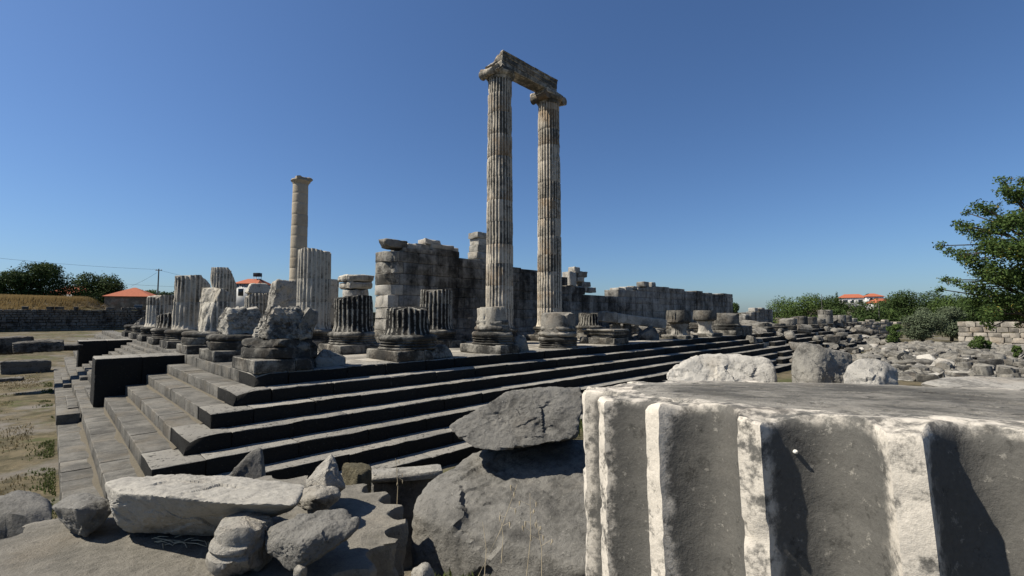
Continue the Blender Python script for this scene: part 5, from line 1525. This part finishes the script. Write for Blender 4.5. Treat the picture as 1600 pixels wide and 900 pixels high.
fc = bpy.data.curves.new('lettering', 'FONT')
fc.body = 'PANSIYON'
fc.size = 1.35; fc.extrude = 0.03; fc.align_x = 'CENTER'; fc.space_character = 1.1
fo = bpy.data.objects.new('lettering_curve', fc)
COL.objects.link(fo)
bpy.context.view_layer.update()
lm_ = bpy.data.meshes.new_from_object(fo.evaluated_get(bpy.context.evaluated_depsgraph_get()))
bpy.data.objects.remove(fo)
lm_.materials.clear(); lm_.materials.append(M_DARKM)
O('lettering', lm_, inn, (0.2, -4.08, at_d(388, 449, 125)[2] - inn.location[2]), (math.pi / 2, 0, 0))
house('white house with a wide red roof, left of two on the hill', 1325, 1360, 465, 459, 480, 200, M_WHITE, 9, rz=YAW - math.pi / 2 - 0.5, windows=((0.2, 0.6, 1.6, 1.4), (0.45, 0.6, 1.2, 1.6), (0.75, 0.6, 1.4, 1.6)), ridge=0.5)
house('taller white house with a red hipped roof, right of two on the hill', 1362, 1384, 463, 458, 480, 195, M_WHITE, 7, rz=YAW - math.pi / 2 - 0.4, windows=((0.25, 0.7, 1.0, 1.5), (0.55, 0.7, 1.3, 1.5)), ridge=0.2)
house('low house under an orange tiled roof right of the white houses', 1374, 1402, 473, 466, 486, 185, M_WHITE, 7, ridge=0.6)
def pole(label, px, ty, by, d, r_=0.16, arm=True):
    p = at_d(px, ty, d); b = at_d(px, by, d)
    t = E('utility_pole', label, 'utility pole', b, YAW - math.pi / 2)
    h = p[2] - b[2]
    V, F = tube([(0, 0, 0), (0, 0, h)], [r_, r_ * 0.75], 10)
    O('post', mesh('post', V, F, M_POLE), t)
    if arm:
        V, F = slab_mesh(1.5, 0.12, 0.14)
        O('crossarm', mesh('crossarm', V, F, M_POLE, smooth=False), t, (0, 0, h - 0.35))
        for sx in (-0.6, 0, 0.6):
            V, F = lathe([(0.01, 0), (0.06, 0), (0.08, 0.08), (0.05, 0.16), (0.01, 0.2)], 10)
            O('insulator', mesh('insulator', V, F, M_WHITE), t, (sx, 0, h - 0.27))
    return p
pole('grey utility pole with crossarm above the stone house', 245, 420, 490, 105)
pole('thin lamp pole among the trees left of the hill houses', 1285, 460, 500, 150, 0.1, False)
pole('thin pale pole in front of the orange roofed house', 1374, 474, 500, 120, 0.1, False)
def wire(label, a, b, sag, r_=0.022):
    pts = [a + (b - a) * u - np.array([0, 0, 4 * sag * u * (1 - u)]) for u in np.linspace(0, 1, 14)]
    V, F = tube(pts, r_, 5)
    O('overhead_wire', mesh('overhead_wire', V, F, M_DARKM), None, label=label, cat='wire', group='overhead wires at left')
pt = at_d(245, 421, 105)
wire('overhead wire running left from the pole top across the sky', pt, at_d(-60, 397, 90), 0.4)
wire('overhead wire running right from the pole top to the inn', pt, at_d(376, 445, 125), 0.5)
wire('overhead wire sloping down left from the pole to the stone house', at_d(245, 426, 105), at_d(205, 447, 110), 0.2)
wire('low overhead wire crossing behind the pole toward the inn', at_d(150, 440, 108), at_d(376, 449, 124), 0.5)

# ------------------------------------------------------------------ seated person among the stones
def person():
    p = at_d(1271, 514, 70)
    zb = p[2] - 0.42
    t = E('person', 'person in a red top sitting among the far stones', 'person', (p[0], p[1], zb), YAW + 0.6)
    V = [(0, 0, 0.42), (0, 0, 0.65), (0, 0.02, 0.9), (0, 0.0, 1.02), (0, 0.02, 1.16), (0.17, 0, 0.88), (0.24, -0.08, 0.64), (0.14, -0.3, 0.55), (-0.17, 0, 0.88), (-0.24, -0.08, 0.64), (-0.14, -0.3, 0.55),
         (0.1, -0.42, 0.46), (0.1, -0.45, 0.05), (0.1, -0.6, 0.02), (-0.1, -0.42, 0.46), (-0.1, -0.45, 0.05), (-0.1, -0.6, 0.02)]
    Ed = [(0, 1), (1, 2), (2, 3), (3, 4), (2, 5), (5, 6), (6, 7), (2, 8), (8, 9), (9, 10), (0, 11), (11, 12), (12, 13), (0, 14), (14, 15), (15, 16)]
    rad = [0.16, 0.15, 0.16, 0.055, 0.105, 0.07, 0.05, 0.04, 0.07, 0.05, 0.04, 0.085, 0.055, 0.045, 0.085, 0.055, 0.045]
    def skin(name, idx, edges, extra, mat):
        m = bpy.data.meshes.new(name)
        mp = {i: k for k, i in enumerate(idx)}
        m.from_pydata([V[i] for i in idx], [(mp[a], mp[b]) for a, b in edges], [])
        o = O(name, m, t)
        md = o.modifiers.new('skin', 'SKIN')
        for i in idx:
            s = m.skin_vertices[0].data[mp[i]]; s.radius = (rad[i] + extra, rad[i] + extra); s.use_root = (i == idx[0])
        sb = o.modifiers.new('sub', 'SUBSURF'); sb.levels = 1; sb.render_levels = 2
        m.materials.append(mat)
    skin('body', list(range(17)), Ed, 0, M_SKIN)
    skin('shirt', [0, 1, 2, 5, 6, 8, 9], [(0, 1), (1, 2), (2, 5), (5, 6), (2, 8), (8, 9)], 0.02, M_RED)
    skin('trousers', [0, 11, 12, 14, 15], [(0, 11), (11, 12), (0, 14), (14, 15)], 0.015, M_BLUE)
    Vh, F = ico(3)
    Vh = Vh * np.array([0.105, 0.12, 0.12]); Vh[:, 2] = np.maximum(Vh[:, 2], -0.03 + 0.0 * Vh[:, 1])
    O('hair', mesh('hair', Vh, F, plain('hair', (0.03, 0.02, 0.015), 0.6)), t, (0, 0.035, 1.2))
person()
